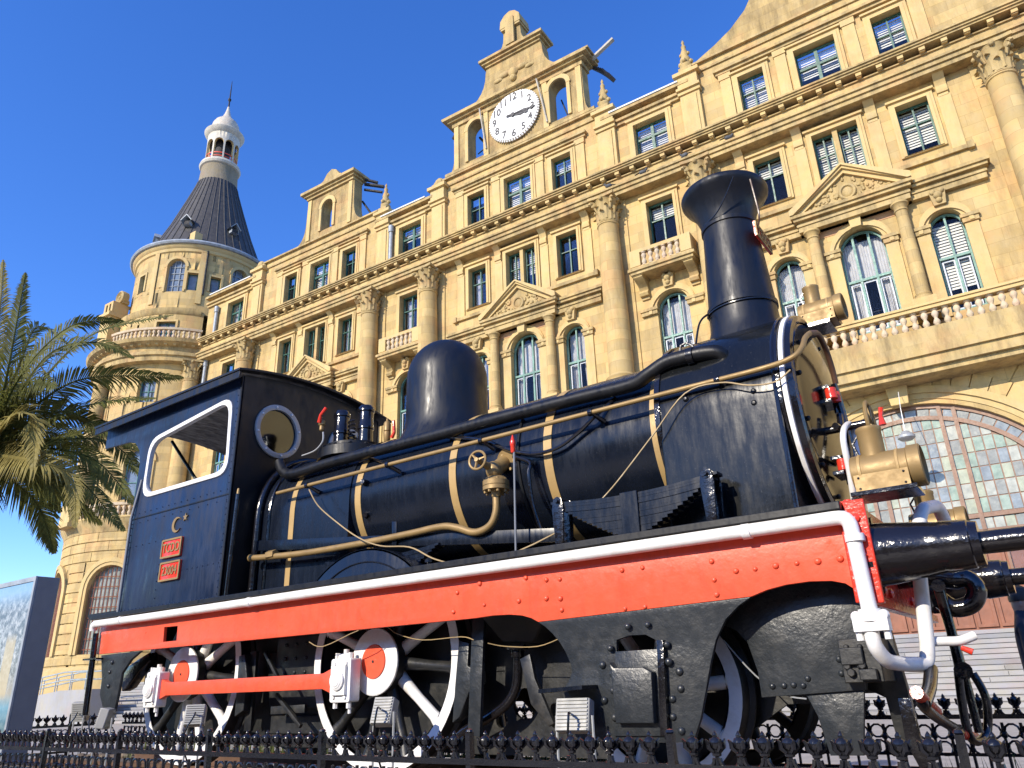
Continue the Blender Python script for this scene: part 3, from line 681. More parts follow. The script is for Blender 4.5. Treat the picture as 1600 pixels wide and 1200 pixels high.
# right gable (its shoulder shows at the top edge)
cA = -1.43
lt = [(-3.85, 20.37)]+curve((-3.7, 20.38), (-.9, 23.2), 1)[:5]+[(-1.0, 23.0), (-.9, 25)]
bo('gable', gable(cA, [(-3.85, 20.37), (-3.55, 20.5), (-2.9, 20.8), (-2.3, 21.15), (-1.75, 21.65), (-1.35, 22.3), (-1.2, 23.2), (-1.15, 25.5)], []), 'stone_old')
# charred roof timbers sticking out behind the gables, props and a plank
def tim(p0, p1, r, mat='burnt'):
    bo('roof_timber', M().tube([p0, p1], r, 6), mat)
tim((-20.7, .5, 22.7), (-19.9, .9, 22.45), .09); tim((-20.8, .6, 22.5), (-20.0, .9, 22.2), .07); tim((-20.7, .5, 22.95), (-20.2, .8, 22.75), .08)
tim((-20.9, .6, 21.9), (-19.9, .7, 20.3), .05); tim((-24.1, .5, 22.7), (-24.35, .8, 22.6), .08); tim((-22.9, .7, 22.0), (-22.1, .7, 21.2), .035)
for i in range(5): tim((-9.0+.08*i, .6, 23.0-.07*i), (-8.55+.05*i, 1.0, 22.7-.1*i), .08)
tim((-8.9, .3, 23.1), (-7.95, .3, 23.55), .09, 'plank'); tim((-13.75, -.22, 22.9), (-13.55, -.1, 20.9), .035, 'plank'); tim((-11.05, -.22, 22.95), (-10.75, -.1, 20.8), .035, 'plank')
tim((-14.4, .7, 22.4), (-13.7, .7, 21.3), .05); tim((-14.5, .7, 21.6), (-13.7, .7, 21.9), .025); tim((-10.5, .7, 22.3), (-10.1, .7, 20.8), .03); tim((-15.3, .4, 22.9), (-15.6, .5, 22.75), .1)
# drain pipes
for x, z0, z1 in ((-18.42, 17.2, 19.2), (-29.75, 17.2, 19.0), (-30.1, 13.0, 16.2)): bo('drain_pipe', M().tube([(x, -.12, z0), (x, -.12, z1)], .085, 10).lathe([(.12, z1-.3), (.12, z1)], (x, -.12, 0), 'z', 10), 'lead')

# ---- balcony balustrade over the entrance
bb_ = bo('entrance_balcony', M().box(-5.2, 8, -.80, 0, 7.72, 7.86).box(-5.25, 8, -.92, 0, 7.86, 8.12).box(-5.3, 8, -1.0, 0, 8.12, 8.42).box(-5.25, 8, -.95, -.62, 8.42, 8.80), 'ledge')
bo('handrail', M().box(-5.2, 8, -.93, -.68, 9.27, 9.40).box(-5.2, 8, -.97, -.64, 9.36, 9.42), 'trim', bb_)
baluster_row(-4.9, 3.4, -.80, 8.80, 36, bb_, .96)
# ---- entrance arch with voussoirs, stained window and doors
AC, AR, AZ = -1.40, 3.26, 4.04
m = M()
for r0, r1, o in ((AR, AR+.12, -.10), (AR+.11, AR+.26, .03), (AR+.25, AR+.42, .09)):
    nn = 40; m.prism([(AC+r1*math.cos(math.pi*i/nn), AZ+r1*math.sin(math.pi*i/nn)) for i in range(nn+1)]+[(AC+r0*math.cos(math.pi*i/nn), AZ+r0*math.sin(math.pi*i/nn)) for i in range(nn, -1, -1)], -o, .25)
bo('archivolt', m, 'trim')
nv = 30
for i in range(nv):
    a0 = math.pi*(i+.03)/nv; a1 = math.pi*(i+.97)/nv; r0, r1 = AR+.425, AR+.78
    pts = [(AC+r1*math.cos(a0), AZ+r1*math.sin(a0)), (AC+r1*math.cos((a0+a1)/2), AZ+r1*math.sin((a0+a1)/2)), (AC+r1*math.cos(a1), AZ+r1*math.sin(a1)), (AC+r0*math.cos(a1), AZ+r0*math.sin(a1)), (AC+r0*math.cos(a0), AZ+r0*math.sin(a0))]
    bo('voussoir', M().prism(pts, -.055-random.uniform(0, .02), .02), 'trim' if i % 3 else 'stone', smooth=0)
def clipz(r, x): return AZ+math.sqrt(max(0, r*r-(x-AC)**2))
for i in range(-6, 7):       # large wedge stones above the ring
    a0, a1 = R_(90-i*14-6.8), R_(90-i*14+6.8); r0 = AR+.80; zt = 8.6
    def out_to(a):
        k = min((zt-AZ)/max(.05, math.sin(a)), 3.95/max(.05, abs(math.cos(a)))); return (AC+k*math.cos(a), AZ+k*math.sin(a))
    p = [(AC+r0*math.cos(a0), AZ+r0*math.sin(a0)), out_to(a0), out_to(a1), (AC+r0*math.cos(a1), AZ+r0*math.sin(a1))]
    if p[1][1] > p[0][1]+.05 or abs(p[1][0]-AC) > abs(p[0][0]-AC)+.05: bo('wedge_stone', M().prism(p, -.03, .02), 'stone', smooth=0)
bo('keystone', M().prism([(AC-.20, 7.26), (AC+.20, 7.26), (AC+.27, 8.0), (AC-.27, 8.0)], -.28, 0), 'trim', bevel=.03)
sg = bo('stained_window', M().join(plate([archl(AC, AR, 4.0, AZ+AR, 40), archl(AC, AR-.10, 4.14, AZ+AR-.10, 40)], .12, .22)), 'muntin', label='great arched window of pale green and white glass panes')
m = M()
IR = AR-.34
nn = 48; m.prism([(AC+(IR+.05)*math.cos(math.pi*i/nn), AZ+.36+(IR-.31)*math.sin(math.pi*i/nn)) for i in range(nn+1)]+[(AC+(IR-.05)*math.cos(math.pi*i/nn), AZ+.36+(IR-.41)*math.sin(math.pi*i/nn)) for i in range(nn, -1, -1)], .12, .2) if False else None
m.prism([(AC+(IR+.05)*math.cos(R_(7)+R_(166)*i/nn), AZ+(IR+.05)*math.sin(R_(7)+R_(166)*i/nn)) for i in range(nn+1)]+[(AC+(IR-.05)*math.cos(R_(7)+R_(166)*i/nn), AZ+(IR-.05)*math.sin(R_(7)+R_(166)*i/nn)) for i in range(nn, -1, -1)], .12, .2)
m.box(AC-AR+.08, AC+AR-.08, .12, .2, 4.40, 4.50)
for x in (-1.06, -.76, .76, 1.06): m.box(AC+x-.045, AC+x+.045, .10, .2, 4.12, clipz(AR-.05, AC+x))
bo('mullion', m, 'muntin', sg)
lead = M()
for nm_, c_ in (('g1', (.30, .38, .29)), ('g2', (.42, .44, .31)), ('g3', (.27, .30, .31)), ('g4', (.46, .46, .38)), ('g5', (.30, .30, .26)), ('g6', (.35, .42, .33))):
    MT[nm_] = paint('cathedral glass '+nm_, mul(c_, .85), .18, var=.3, bump=.4, bscale=9, dirt=(.42, .42, .34), dirt_amt=.4)
rg = random.Random(3)
cols_ = [-1.06-.213*i for i in range(9, 0, -1)]+[-1.06, -.76]+[-.76+.217*i for i in range(1, 7)]+[.76, 1.06]+[1.06+.213*i for i in range(1, 10)]
rows_ = [4.50+.355*i for i in range(8)]
for i in range(len(cols_)-1):
    x0, x1 = AC+cols_[i]+.014, AC+cols_[i+1]-.014
    for z0_, z1_ in [(4.15, 4.385)]+[(rows_[j]+.014, rows_[j+1]-.014) for j in range(7)]:
        rr_ = IR-.05
        t0_, t1_ = clipz(rr_, x0), clipz(rr_, x1)
        if abs(x0-AC) > rr_ or abs(x1-AC) > rr_: continue
        a, b_ = min(z1_, t0_), min(z1_, t1_)
        if max(a, b_) < z0_+.06: continue
        pts = [(x0, z0_), (x1, z0_)]+([(x1, b_)] if b_ > z0_+.01 else [])+([(x0, a)] if a > z0_+.01 else [])
        if len(pts) < 3: continue
        bo('pane', M().prism(pts, .165+rg.uniform(-.004, .004), .18), rg.choice(['g1', 'g2', 'g2', 'g3', 'g4', 'g4', 'g5', 'g6']), sg, smooth=0)
for i in range(30):
    a0, a1 = R_(12+156*(i+.06)/30), R_(12+156*(i+.94)/30)
    pts = [(AC+r*math.cos(a), AZ+r*math.sin(a)) for r, a in ((IR+.06, a0), (AR-.11, a0), (AR-.11, a1), (IR+.06, a1))]
    bo('pane', M().prism(pts, .165, .18), rg.choice(['g4', 'g5', 'g3']), sg, smooth=0)
bo('glazing_back', M().join(plate([archl(AC, AR-.02, 4.02, AZ+AR-.02, 40)], .182, .2)), 'muntin', sg)
dp_ = bo('door_screen', M().box(AC-AR, AC+AR, .20, .28, 1.95, 4.0), 'maroon')
for i in range(14):
    x = AC-AR+.1+i*(2*AR-.2)/14; w = (2*AR-.2)/14-.05
    if i in (7, 8, 4, 10): 
        bo('door_window', M().join(plate([rect(x, x+w, 2.95, 3.7), rect(x+.05, x+w-.05, 3.0, 3.65)], .12, .199)), 'muntin', dp_)
        bo('pane', M().box(x+.05, x+w-.05, .16, .17, 3.0, 3.65), 'glass', dp_)
    else: bo('door_panel', M().join(plate([rect(x, x+w, 2.95, 3.8), rect(x+.07, x+w-.07, 3.02, 3.73)], .15, .199)), 'maroon', dp_, bevel=.01)
    bo('door_panel', M().join(plate([rect(x, x+w, 2.05, 2.85), rect(x+.07, x+w-.07, 2.12, 2.78)], .15, .199)), 'maroon', dp_, bevel=.01)
bo('door_head', M().box(AC-AR, AC+AR, .05, .22, 3.88, 4.02), 'muntin', dp_)

# ---- corner tower
TC = Vector((-34.4, 2.0))
def tmap(u, out_, z, Rr): 
    ph = u/Rr; return (TC.x+(Rr+out_)*math.sin(ph), TC.y-(Rr+out_)*math.cos(ph), z)
def drum(Rr, z0, z1, holes, a0, a1, th=.3, dz=99):
    """curved wall; holes = (phi centre deg, half width, z0, z1, arched)"""
    us_ = set(); zs = {z0, z1}
    H = []
    for pc_, hw_, h0, h1, ar in holes:
        c_ = R_(pc_)*Rr; H.append((c_-hw_, c_+hw_, h0, h1, ar)); us_ |= {c_-hw_, c_+hw_}; zs |= {h0, h1}
        if ar: us_ |= {c_+hw_*math.cos(math.pi*i/8) for i in range(9)}
    us_ |= {g for g in [R_(a)*Rr for a in range(a0, a1+1, 4)]+[R_(a1)*Rr] if all(abs(g-k_) > .06 for k_ in us_)}
    U = sorted(us_); U = [U[0]]+[U[i] for i in range(1, len(U)) if U[i]-U[i-1] > 1e-4]; Z = sorted(zs); m = M(); rv_ = M()
    def inside(u, z): return any(h[0]-1e-6 < u < h[1]+1e-6 and h[2]-1e-6 < z < h[3]+1e-6 for h in H)
    for i in range(len(U)-1):
        if U[i+1]-U[i] < 1e-6: continue
        for j in range(len(Z)-1):
            if inside((U[i]+U[i+1])/2, (Z[j]+Z[j+1])/2): continue
            m.add([tmap(U[i], 0, Z[j], Rr), tmap(U[i+1], 0, Z[j], Rr), tmap(U[i+1], 0, Z[j+1], Rr), tmap(U[i], 0, Z[j+1], Rr)], [(0, 1, 2, 3)])
    for u0, u1, h0, h1, ar in H:
        hw_ = (u1-u0)/2; c_ = (u0+u1)/2
        if ar:
            top = [(c_+hw_*math.cos(math.pi*i/8), h1-hw_+hw_*math.sin(math.pi*i/8)) for i in range(9)]
            for i in range(8):
                (ua, za), (ub, zb) = top[i], top[i+1]
                m.add([tmap(ua, 0, za, Rr), tmap(ub, 0, zb, Rr), tmap(ub, 0, h1, Rr), tmap(ua, 0, h1, Rr)], [(0, 1, 2, 3)])
                rv_.add([tmap(ua, 0, za, Rr), tmap(ub, 0, zb, Rr), tmap(ub, -th, zb, Rr), tmap(ua, -th, za, Rr)], [(0, 1, 2, 3)])
            hs_ = h1-hw_
        else:
            hs_ = h1; rv_.add([tmap(u0, 0, h1, Rr), tmap(u1, 0, h1, Rr), tmap(u1, -th, h1, Rr), tmap(u0, -th, h1, Rr)], [(0, 1, 2, 3)])
        for u in (u0, u1): rv_.add([tmap(u, 0, h0, Rr), tmap(u, 0, hs_, Rr), tmap(u, -th, hs_, Rr), tmap(u, -th, h0, Rr)], [(0, 1, 2, 3)])
        rv_.add([tmap(u0, 0, h0, Rr), tmap(u1, 0, h0, Rr), tmap(u1, -th, h0, Rr), tmap(u0, -th, h0, Rr)], [(0, 1, 2, 3)])
        bo('window_reveal', rv_, 'trim', smooth=0); rv_ = M()
    return m
def tring(prof, a0=None, a1=None, n=72):
    m = M()
    if a0 is None: m.lathe(prof, (TC.x, TC.y, 0), 'z', n, caps=False)
    else: m.lathe(prof, (TC.x, TC.y, 0), 'z', int(n*(a1-a0)/360), R_(a0-90), R_(a1-90))
    return m
R1, R2, RB = 4.2, 3.45, 4.42
low = [(31, .42, 14.15, 15.3, False), (-4, .42, 14.15, 15.3, False), (33, .62, 9.5, 11.9, True), (-4, .62, 9.5, 11.9, True)]
bo('tower_wall', drum(R1, 8.6, 16.2, low, -120, 66), 'stone')
gnd_h = [(29, .98, 3.0, 6.6, True), (-18, .98, 3.0, 6.6, True)]
bo('tower_wall', drum(RB, GZ, 8.6, gnd_h, -120, 64), 'stone')
zc_ = 2.6; ci = 0
while zc_ < 8.2:      # rusticated courses of the tower base, interrupted by the arch
    hh_ = .42; a_ = -120
    if zc_+hh_ > 6.9 or zc_ < 2.9: segs = [(-120, 66)]
    else:
        w_ = math.degrees(1.32/RB); segs = [(-120, -18-w_), (-18+w_, 29-w_), (29+w_, 66)]
    for s0, s1 in segs:
        s = s0
        while s < s1-.5:
            e = min(s1, s+random.uniform(13, 17)); 
            if s1-e < 4: e = s1
            r0, r1 = RB+.01, RB+.045+random.uniform(0, .012); n_ = max(2, int((e-s)/3)); m = M(); pad = .12
            m.lathe([(r0, zc_+.012), (r1, zc_+.028), (r1, zc_+hh_-.028), (r0, zc_+hh_-.012)], (TC.x, TC.y, 0), 'z', n_, R_(s+pad-90), R_(e-pad-90))
            bo('stone_block', m, 'stone'); s = e
    zc_ += hh_; ci += 1
bo('tower_plinth', tring([(RB, GZ), (RB+.2, GZ), (RB+.2, 2.4), (RB+.04, 2.55)], -120, 66), 'trim')
for pc_ in (29, -18):
    m = M(); nn = 14; Rr = RB
    for r0, r1, o in ((.98, 1.12, .10), (1.12, 1.30, .14)):
        pts = [(r1*math.cos(math.pi*i/nn), 6.6-.98+r1*math.sin(math.pi*i/nn)) for i in range(nn+1)]; pti = [(r0*math.cos(math.pi*i/nn), 6.6-.98+r0*math.sin(math.pi*i/nn)) for i in range(nn+1)]
        pts = [(r1, 3.0)]+pts+[(-r1, 3.0)]; pti = [(r0, 3.0)]+pti+[(-r0, 3.0)]
        c_ = R_(pc_)*Rr
        for i in range(len(pts)-1):
            (ua, za), (ub, zb) = pts[i], pts[i+1]; (va, wa), (vb, wb) = pti[i], pti[i+1]
            m.add([tmap(c_+ua, o, za, Rr), tmap(c_+ub, o, zb, Rr), tmap(c_+vb, o, wb, Rr), tmap(c_+va, o, wa, Rr), tmap(c_+ua, 0, za, Rr), tmap(c_+ub, 0, zb, Rr), tmap(c_+vb, -.2, wb, Rr), tmap(c_+va, -.2, wa, Rr)], [(0, 1, 2, 3), (0, 4, 5, 1), (3, 2, 6, 7)])
    bo('archivolt', m, 'trim')
    m = M()
    for i in range(11):
        u = -.95+1.9*i/10; zt = 5.62+math.sqrt(max(0, .96-u*u)); m.tube([tmap(R_(pc_)*Rr+u, -.12, 3.0, Rr), tmap(R_(pc_)*Rr+u, -.12, zt, Rr)], .022, 5)
    for i in range(9): m.tube([tmap(R_(pc_)*Rr+u, -.12, 3.2+i*.42, Rr) for u in (-.9, -.45, 0, .45, .9)], .018, 5)
    bo('window_grille', m, 'maroon'); m = M()
    m.add([tmap(R_(pc_)*Rr+u, -.22, z, Rr) for z in (3.0, 6.6) for u in (-1, -.5, 0, .5, 1)], [(i, i+1, i+6, i+5) for i in range(4)]); bo('pane', m, 'g5')
bo('base_cornice', tring([(RB-.1, 8.0), (RB+.06, 8.05), (RB+.1, 8.2), (RB+.24, 8.45), (RB+.28, 8.6), (R1-.1, 8.65)], -120, 68), 'ledge')
def tbal(Rr, z, a0, a1, step, sc=1):
    hd = bo('balustrade', tring([(Rr-.10, z+.47*sc), (Rr+.10, z+.47*sc), (Rr+.12, z+.58*sc), (Rr-.12, z+.58*sc), (Rr-.10, z+.47*sc)], a0, a1), 'pale')
    bo('balustrade_foot', tring([(Rr-.12, z-.08), (Rr+.12, z-.08), (Rr+.12, z), (Rr-.12, z), (Rr-.12, z-.08)], a0, a1), 'trim', hd)
    a = a0+step/2
    while a < a1: inst('baluster', BAL, hd, (TC.x+Rr*math.sin(R_(a)), TC.y-Rr*math.cos(R_(a)), z), None, sc); a += step
tbal(RB+.08, 8.72, -60, 60, 3.2)
bo('tower_architrave', tring([(R1, 16.1), (R1+.38, 16.12), (R1+.40, 16.34), (R1+.50, 16.38), (R1+.50, 16.54), (R1+.33, 16.56), (R1+.33, 16.85), (R1+.72, 17.0), (R1+.80, 17.15), (R1-.2, 17.2)], -120, 64), 'ledge')
for i in range(30):
    a = -84+i*5; 
    if a < 62: inst('modillion', MOD, B, (TC.x+(R1+.34)*math.sin(R_(a)), TC.y-(R1+.34)*math.cos(R_(a)), 16.868), (0, 0, R_(a)))
tbal(R1+.35, 17.28, 2, 60, 2.9, .95)
for a in (-6, 57): c_ = column(TC.x+(R1+.2)*math.sin(R_(a)), TC.y-(R1+.2)*math.cos(R_(a)), rot=R_(a))
up_h = [(33, .46, 20.45, 22.35, True), (-1, .24, 20.75, 21.75, False), (47.5, .26, 20.55, 21.55, False), (87, .46, 20.6, 22.4, True), (66, .26, 20.6, 21.5, False)]
RM = 3.8
bo('tower_wall', drum(RM, 17.1, 19.1, [(34.5, .46, 17.7, 18.55, False)], -120, 60), 'stone')
bo('drum_ledge', tring([(RM, 18.95), (RM+.06, 19.0), (RM+.12, 19.16), (RM+.14, 19.28), (R2, 19.4)], -120, 58), 'ledge')
bo('tower_wall', drum(R2, 19.2, 23.0, up_h, -180, 178), 'stone')
def twin(pc_, hw_, h0, h1, Rr, arch, mat='green', nx=2, nz=3):
    c_ = R_(pc_)*Rr; m = M(); o = -.18
    def bar_(u0, z0, u1, z1, t=.028): m.tube([tmap(c_+u0+(u1-u0)*k/4, o, z0+(z1-z0)*k/4, Rr) for k in range(5)], t, 5)
    zs_ = h1-hw_ if arch else h1
    for u in [-hw_+.03, hw_-.03]+[-hw_+2*hw_*i/nx for i in range(1, nx)]:
        top = zs_+(math.sqrt(max(0, hw_*hw_-u*u)) if arch else 0); bar_(u, h0, u, top)
    for i in range(0, nz+1): z = h0+.03+(h1-h0-.06)*i/nz; w_ = hw_ if z < zs_ else math.sqrt(max(.001, hw_*hw_-(z-zs_)**2)); bar_(-w_, z, w_, z, .022)
    f = bo('window', m, mat)
    g = M(); K = 6
    tops = [(-hw_+2*hw_*k/K, zs_+(math.sqrt(max(0, hw_*hw_-(-hw_+2*hw_*k/K)**2)) if arch else 0)) for k in range(K+1)]
    for k in range(K): g.add([tmap(c_+tops[k][0], o-.03, h0, Rr), tmap(c_+tops[k+1][0], o-.03, h0, Rr), tmap(c_+tops[k+1][0], o-.03, tops[k+1][1]+.001, Rr), tmap(c_+tops[k][0], o-.03, tops[k][1]+.001, Rr)], [(0, 1, 2, 3)])
    bo('pane', g, 'towerglass', f)
    s_ = M(); t_ = .10
    for u0, u1, z0, z1 in ((-hw_-t_, -hw_, h0, zs_), (hw_, hw_+t_, h0, zs_))+(() if arch else ((-hw_-t_, hw_+t_, h1, h1+t_),)):
        s_.add([tmap(c_+u, q_, z, Rr) for u in (u0, u1) for q_ in (-.02, .06) for z in (z0, z1)], [(0, 1, 3, 2), (4, 5, 7, 6), (2, 3, 7, 6), (0, 2, 6, 4), (1, 3, 7, 5), (0, 1, 5, 4)])
    if arch:
        nn = 10
        for i in range(nn):
            a0, a1 = math.pi*i/nn, math.pi*(i+1)/nn
            vs = [tmap(c_+r*math.cos(a), q_, zs_+r*math.sin(a), Rr) for a in (a0, a1) for r in (hw_, hw_+t_+.06) for q_ in (-.02, .07)]
            s_.add(vs, [(0, 1, 3, 2), (4, 5, 7, 6), (1, 5, 7, 3), (2, 3, 7, 6), (0, 1, 5, 4)])
    bo('window_surround', s_, 'trim', f)
MT['towerglass'] = paint('pale reflecting glass', (.16, .20, .26), .08, bump=.05)
for pc_, hw_, h0, h1, ar in up_h: twin(pc_, hw_, h0, h1, R2, ar, 'lead' if ar else 'green', 3 if ar else 1, 5 if ar else 1)
twin(34.5, .46, 17.7, 18.55, RM, False)
for pc_, hw_, h0, h1, ar in low: twin(pc_, hw_, h0, h1, R1, ar, 'teal', 2, 3 if ar else 2)
for a in (14, 54, 100): bo('drum_pilaster', tring([(R2, 19.8), (R2+.07, 19.8), (R2+.07, 22.85), (R2, 22.85)], a-2.2, a+2.2, 360), 'trim')
bo('rain_pipe', M().tube([(TC.x+(R2+.1)*math.sin(R_(57)), TC.y-(R2+.1)*math.cos(R_(57)), z) for z in (20.3, 22.9)], .05, 8), 'burnt')
# turret with open window at the far left of the drum
bo('tower_turret', M().box(-36.5, -35.6, -2.2, -1.2, 17.1, 19.5).box(-36.62, -35.5, -2.35, -1.1, 19.5, 19.66).box(-36.55, -35.55, -2.28, -1.1, 19.66, 19.74).box(-36.45, -35.65, -2.15, -1.2, 20.28, 20.40).box(-36.45, -36.28, -2.15, -1.3, 19.74, 20.28).box(-35.82, -35.65, -2.15, -1.3, 19.74, 20.28).box(-36.12, -35.98, -2.15, -2.0, 19.74, 20.28), 'trim')
bo('carved_scroll', M().lathe([(.10, -1.78), (.16, -1.86), (.22, -1.80), (.28, -1.88), (.36, -1.84), (.38, -1.70), (.36, -1.5), (0, -1.5)], (-35.75, 0, 20.75), 'y', 20).sph((-35.75, -1.78, 20.75), .11, 8, 6).box(-36.1, -35.5, -1.75, -1.4, 20.4, 20.6), 'carve')
bo('rim_cornice', tring([(R2, 22.75), (R2+.08, 22.8), (R2+.10, 22.95), (R2+.22, 23.05), (R2+.24, 23.14), (R2+.1, 23.16)]), 'trim')
bo('rim_gutter', tring([(R2+.15, 23.15), (R2+.34, 23.16), (R2+.40, 23.24), (R2+.36, 23.34), (R2+.2, 23.38), (R2-.1, 23.40)]), 'lead')
cone = [(3.35, 23.36), (2.95, 24.0), (2.2, 25.9), (1.6, 27.7), (1.22, 28.9), (1.12, 29.3)]
cn = bo('cone_roof', tring(cone), 'slate')
m = M()
for i in range(40):
    a = 2*math.pi*i/40; m.tube([(TC.x+(r+.012)*math.cos(a), TC.y+(r+.012)*math.sin(a), z) for r, z in cone], .022, 4)
bo('roof_ribs', m, 'slate', cn)
for a, z, k in ((30, 24.9, 1), (82, 24.9, 1), (-20, 24.5, .8)):
    r = 2.75; d = Vector((math.sin(R_(a)), -math.cos(R_(a)))); s_ = Vector((math.cos(R_(a)), math.sin(R_(a)))); m = M()
    def dv(o, w, zz_): q_ = TC+d*(r+o)+s_*w; return (q_.x, q_.y, z+zz_)
    m.add([dv(.12, -.2, 0), dv(.12, .2, 0), dv(.12, .2, .28), dv(.12, 0, .5), dv(.12, -.2, .28), dv(-.5, -.2, 0), dv(-.5, .2, 0), dv(-.5, .2, .28), dv(-.5, 0, .5), dv(-.5, -.2, .28)], [(0, 1, 6, 5), (1, 2, 7, 6), (4, 0, 5, 9), (5, 6, 7, 8, 9)])
    m.add([dv(.18, -.3, .20), dv(.18, 0, .55), dv(.18, .3, .20), dv(-.5, -.3, .20), dv(-.5, 0, .55), dv(-.5, .3, .20), dv(.18, -.3, .26), dv(.18, 0, .62), dv(.18, .3, .26), dv(-.5, -.3, .26), dv(-.5, 0, .62), dv(-.5, .3, .26)], [(0, 1, 4, 3), (1, 2, 5, 4), (6, 9, 10, 7), (7, 10, 11, 8), (0, 6, 7, 1), (1, 7, 8, 2)])
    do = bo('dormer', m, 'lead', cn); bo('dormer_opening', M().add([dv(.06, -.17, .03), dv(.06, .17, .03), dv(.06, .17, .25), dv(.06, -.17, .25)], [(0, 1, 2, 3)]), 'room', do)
for a in (45, -40): 
    d = (TC.x+3.3*math.sin(R_(a)), TC.y-3.3*math.cos(R_(a))); bo('chimney_block', M().box(d[0]-.22, d[0]+.22, d[1]-.22, d[1]+.22, 23.3, 24.0), 'trim')
bo('lantern_base', tring([(1.15, 29.1), (1.10, 29.3), (1.03, 30.5), (1.05, 30.55)]), 'rubble')
bo('lantern_ring', tring([(1.0, 30.45), (1.12, 30.5), (1.18, 30.62), (1.14, 30.76), (1.0, 30.82)]), 'limewash')
LR = .92
lan_h = [(a, .27, 30.95, 32.35, True) for a in (40, 80, 120, 160, 0, -40, -80, -120, -160)]
_R1 = LR
bo('lantern_wall', drum(LR, 30.8, 33.05, lan_h, -180, 180, .14), 'limewash')
bo('lantern_rail', tring([(LR-.06, 31.28), (LR-.03, 31.28), (LR-.03, 31.33), (LR-.06, 31.33), (LR-.06, 31.28)]).join(tring([(LR-.06, 31.06), (LR-.04, 31.06), (LR-.04, 31.10), (LR-.06, 31.10), (LR-.06, 31.06)])), 'red')
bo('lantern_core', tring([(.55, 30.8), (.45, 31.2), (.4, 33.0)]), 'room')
bo('lantern_cornice', tring([(LR, 32.85), (LR+.07, 32.9), (LR+.20, 33.05), (LR+.24, 33.15), (LR+.16, 33.24), (.75, 33.3)]), 'limewash')
bo('lantern_dome', tring([(.80, 33.28), (.82, 33.6), (.78, 33.9), (.66, 34.15), (.46, 34.35), (.30, 34.55), (.18, 34.85), (.10, 35.2), (.06, 35.45)]), 'rust_dome')
bo('spire', tring([(.05, 35.4), (.045, 35.9), (.10, 35.98), (.10, 36.08), (.04, 36.15), (.035, 36.7), (.015, 37.5), (0, 37.6)], n=10), 'burnt')

# ---- marble staircase
st_o = empty('staircase', Matrix.Rotation(TH, 3, 'Z') @ Vector((-12*S, 18*S, 0)), 'broad flight of white marble steps in front of the station', 'stairs', rz=TH, xf=lambda v: ((v[0]+12)*S, (v[1]+2)*S, (v[2]-CAMZ)*S+CAMZ))
NSt = 15
for i in range(NSt):
    z1 = 1.97-i*(1.97-GZ)/NSt; y = -.35-i*.23
    z0 = GZ+.003
    xa, xb = (-44, 12) if i < 6 else (-30-.8*(i-6)*0, 12)
    x = xa
    while x < xb:
        w = random.uniform(2.6, 3.4); x2 = min(x+w, xb)
        obj('step_slab', M().box(x+.004, x2-.004, y-.23, (y if i else .3), z1-.075, z1+random.uniform(0, .004)), random.choice(('marble', 'marble', 'marble2')), st_o); x = x2
    obj('step_core', M().box(xa, xb, y-.205, y+.01, z0, z1-.075), 'marble', st_o)
# ramp with rails at the far left
rp = empty('ramp_railing', Matrix.Rotation(TH, 3, 'Z') @ Vector((-33*S, 16*S, 0)), 'pale access ramp with thin steel handrails beside the tower', 'railing', rz=TH, xf=lambda v: ((v[0]+33)*S, (v[1]+4)*S, (v[2]-CAMZ)*S+CAMZ))
obj('ramp', M().prism([(-44, GZ), (-28, GZ), (-28, 1.6), (-30, 1.6), (-42, .6), (-44, .5)], -4.3, -3.6), 'marble', rp)
for yy in (-4.25, -3.65):
    m = M()
    for dz in (.35, .62): m.tube([(-44, yy, .5+dz), (-42, yy, .6+dz), (-30, yy, 1.6+dz), (-28, yy, 1.6+dz)], .025, 6)
    for i in range(16): x = -43.5+i; z = .5 if x < -42 else (1.6 if x > -30 else .6+(x+42)/12); m.tube([(x, yy, z), (x, yy, z+.62)], .02, 6)
    obj('rail', m, 'steel', rp)
# hanging lamp on a cable below the keystone
ZL = lambda z: (z-CAMZ)*S+CAMZ
lp_w = Matrix.Rotation(TH, 3, 'Z') @ Vector((-1.36*S, (20-1.2)*S, 0)); lp_w.z = ZL(6.15)
hl = empty('hanging_lamp', lp_w, 'grey dome lamp hanging on a cable before the great arched window', 'lamp')
XF[hl] = lambda v: v
obj('lamp_shade', M().lathe([(.05, .30), (.12, .27), (.25, .14), (.30, .10), (.30, .02), (.27, 0), (.2, -.06), (0, -.08)], n=24), 'galv', hl)
obj('lamp_lens', M().lathe([(.0, -.085), (.09, -.07), (.09, -.05)], (0, -.16, .1), 'z', 14), 'white', hl)
obj('cable', M().tube([(0, 0, .3), (.02, .1, 1.2), (-.05, 1.2, 2.2)], .012, 6), 'white', hl)

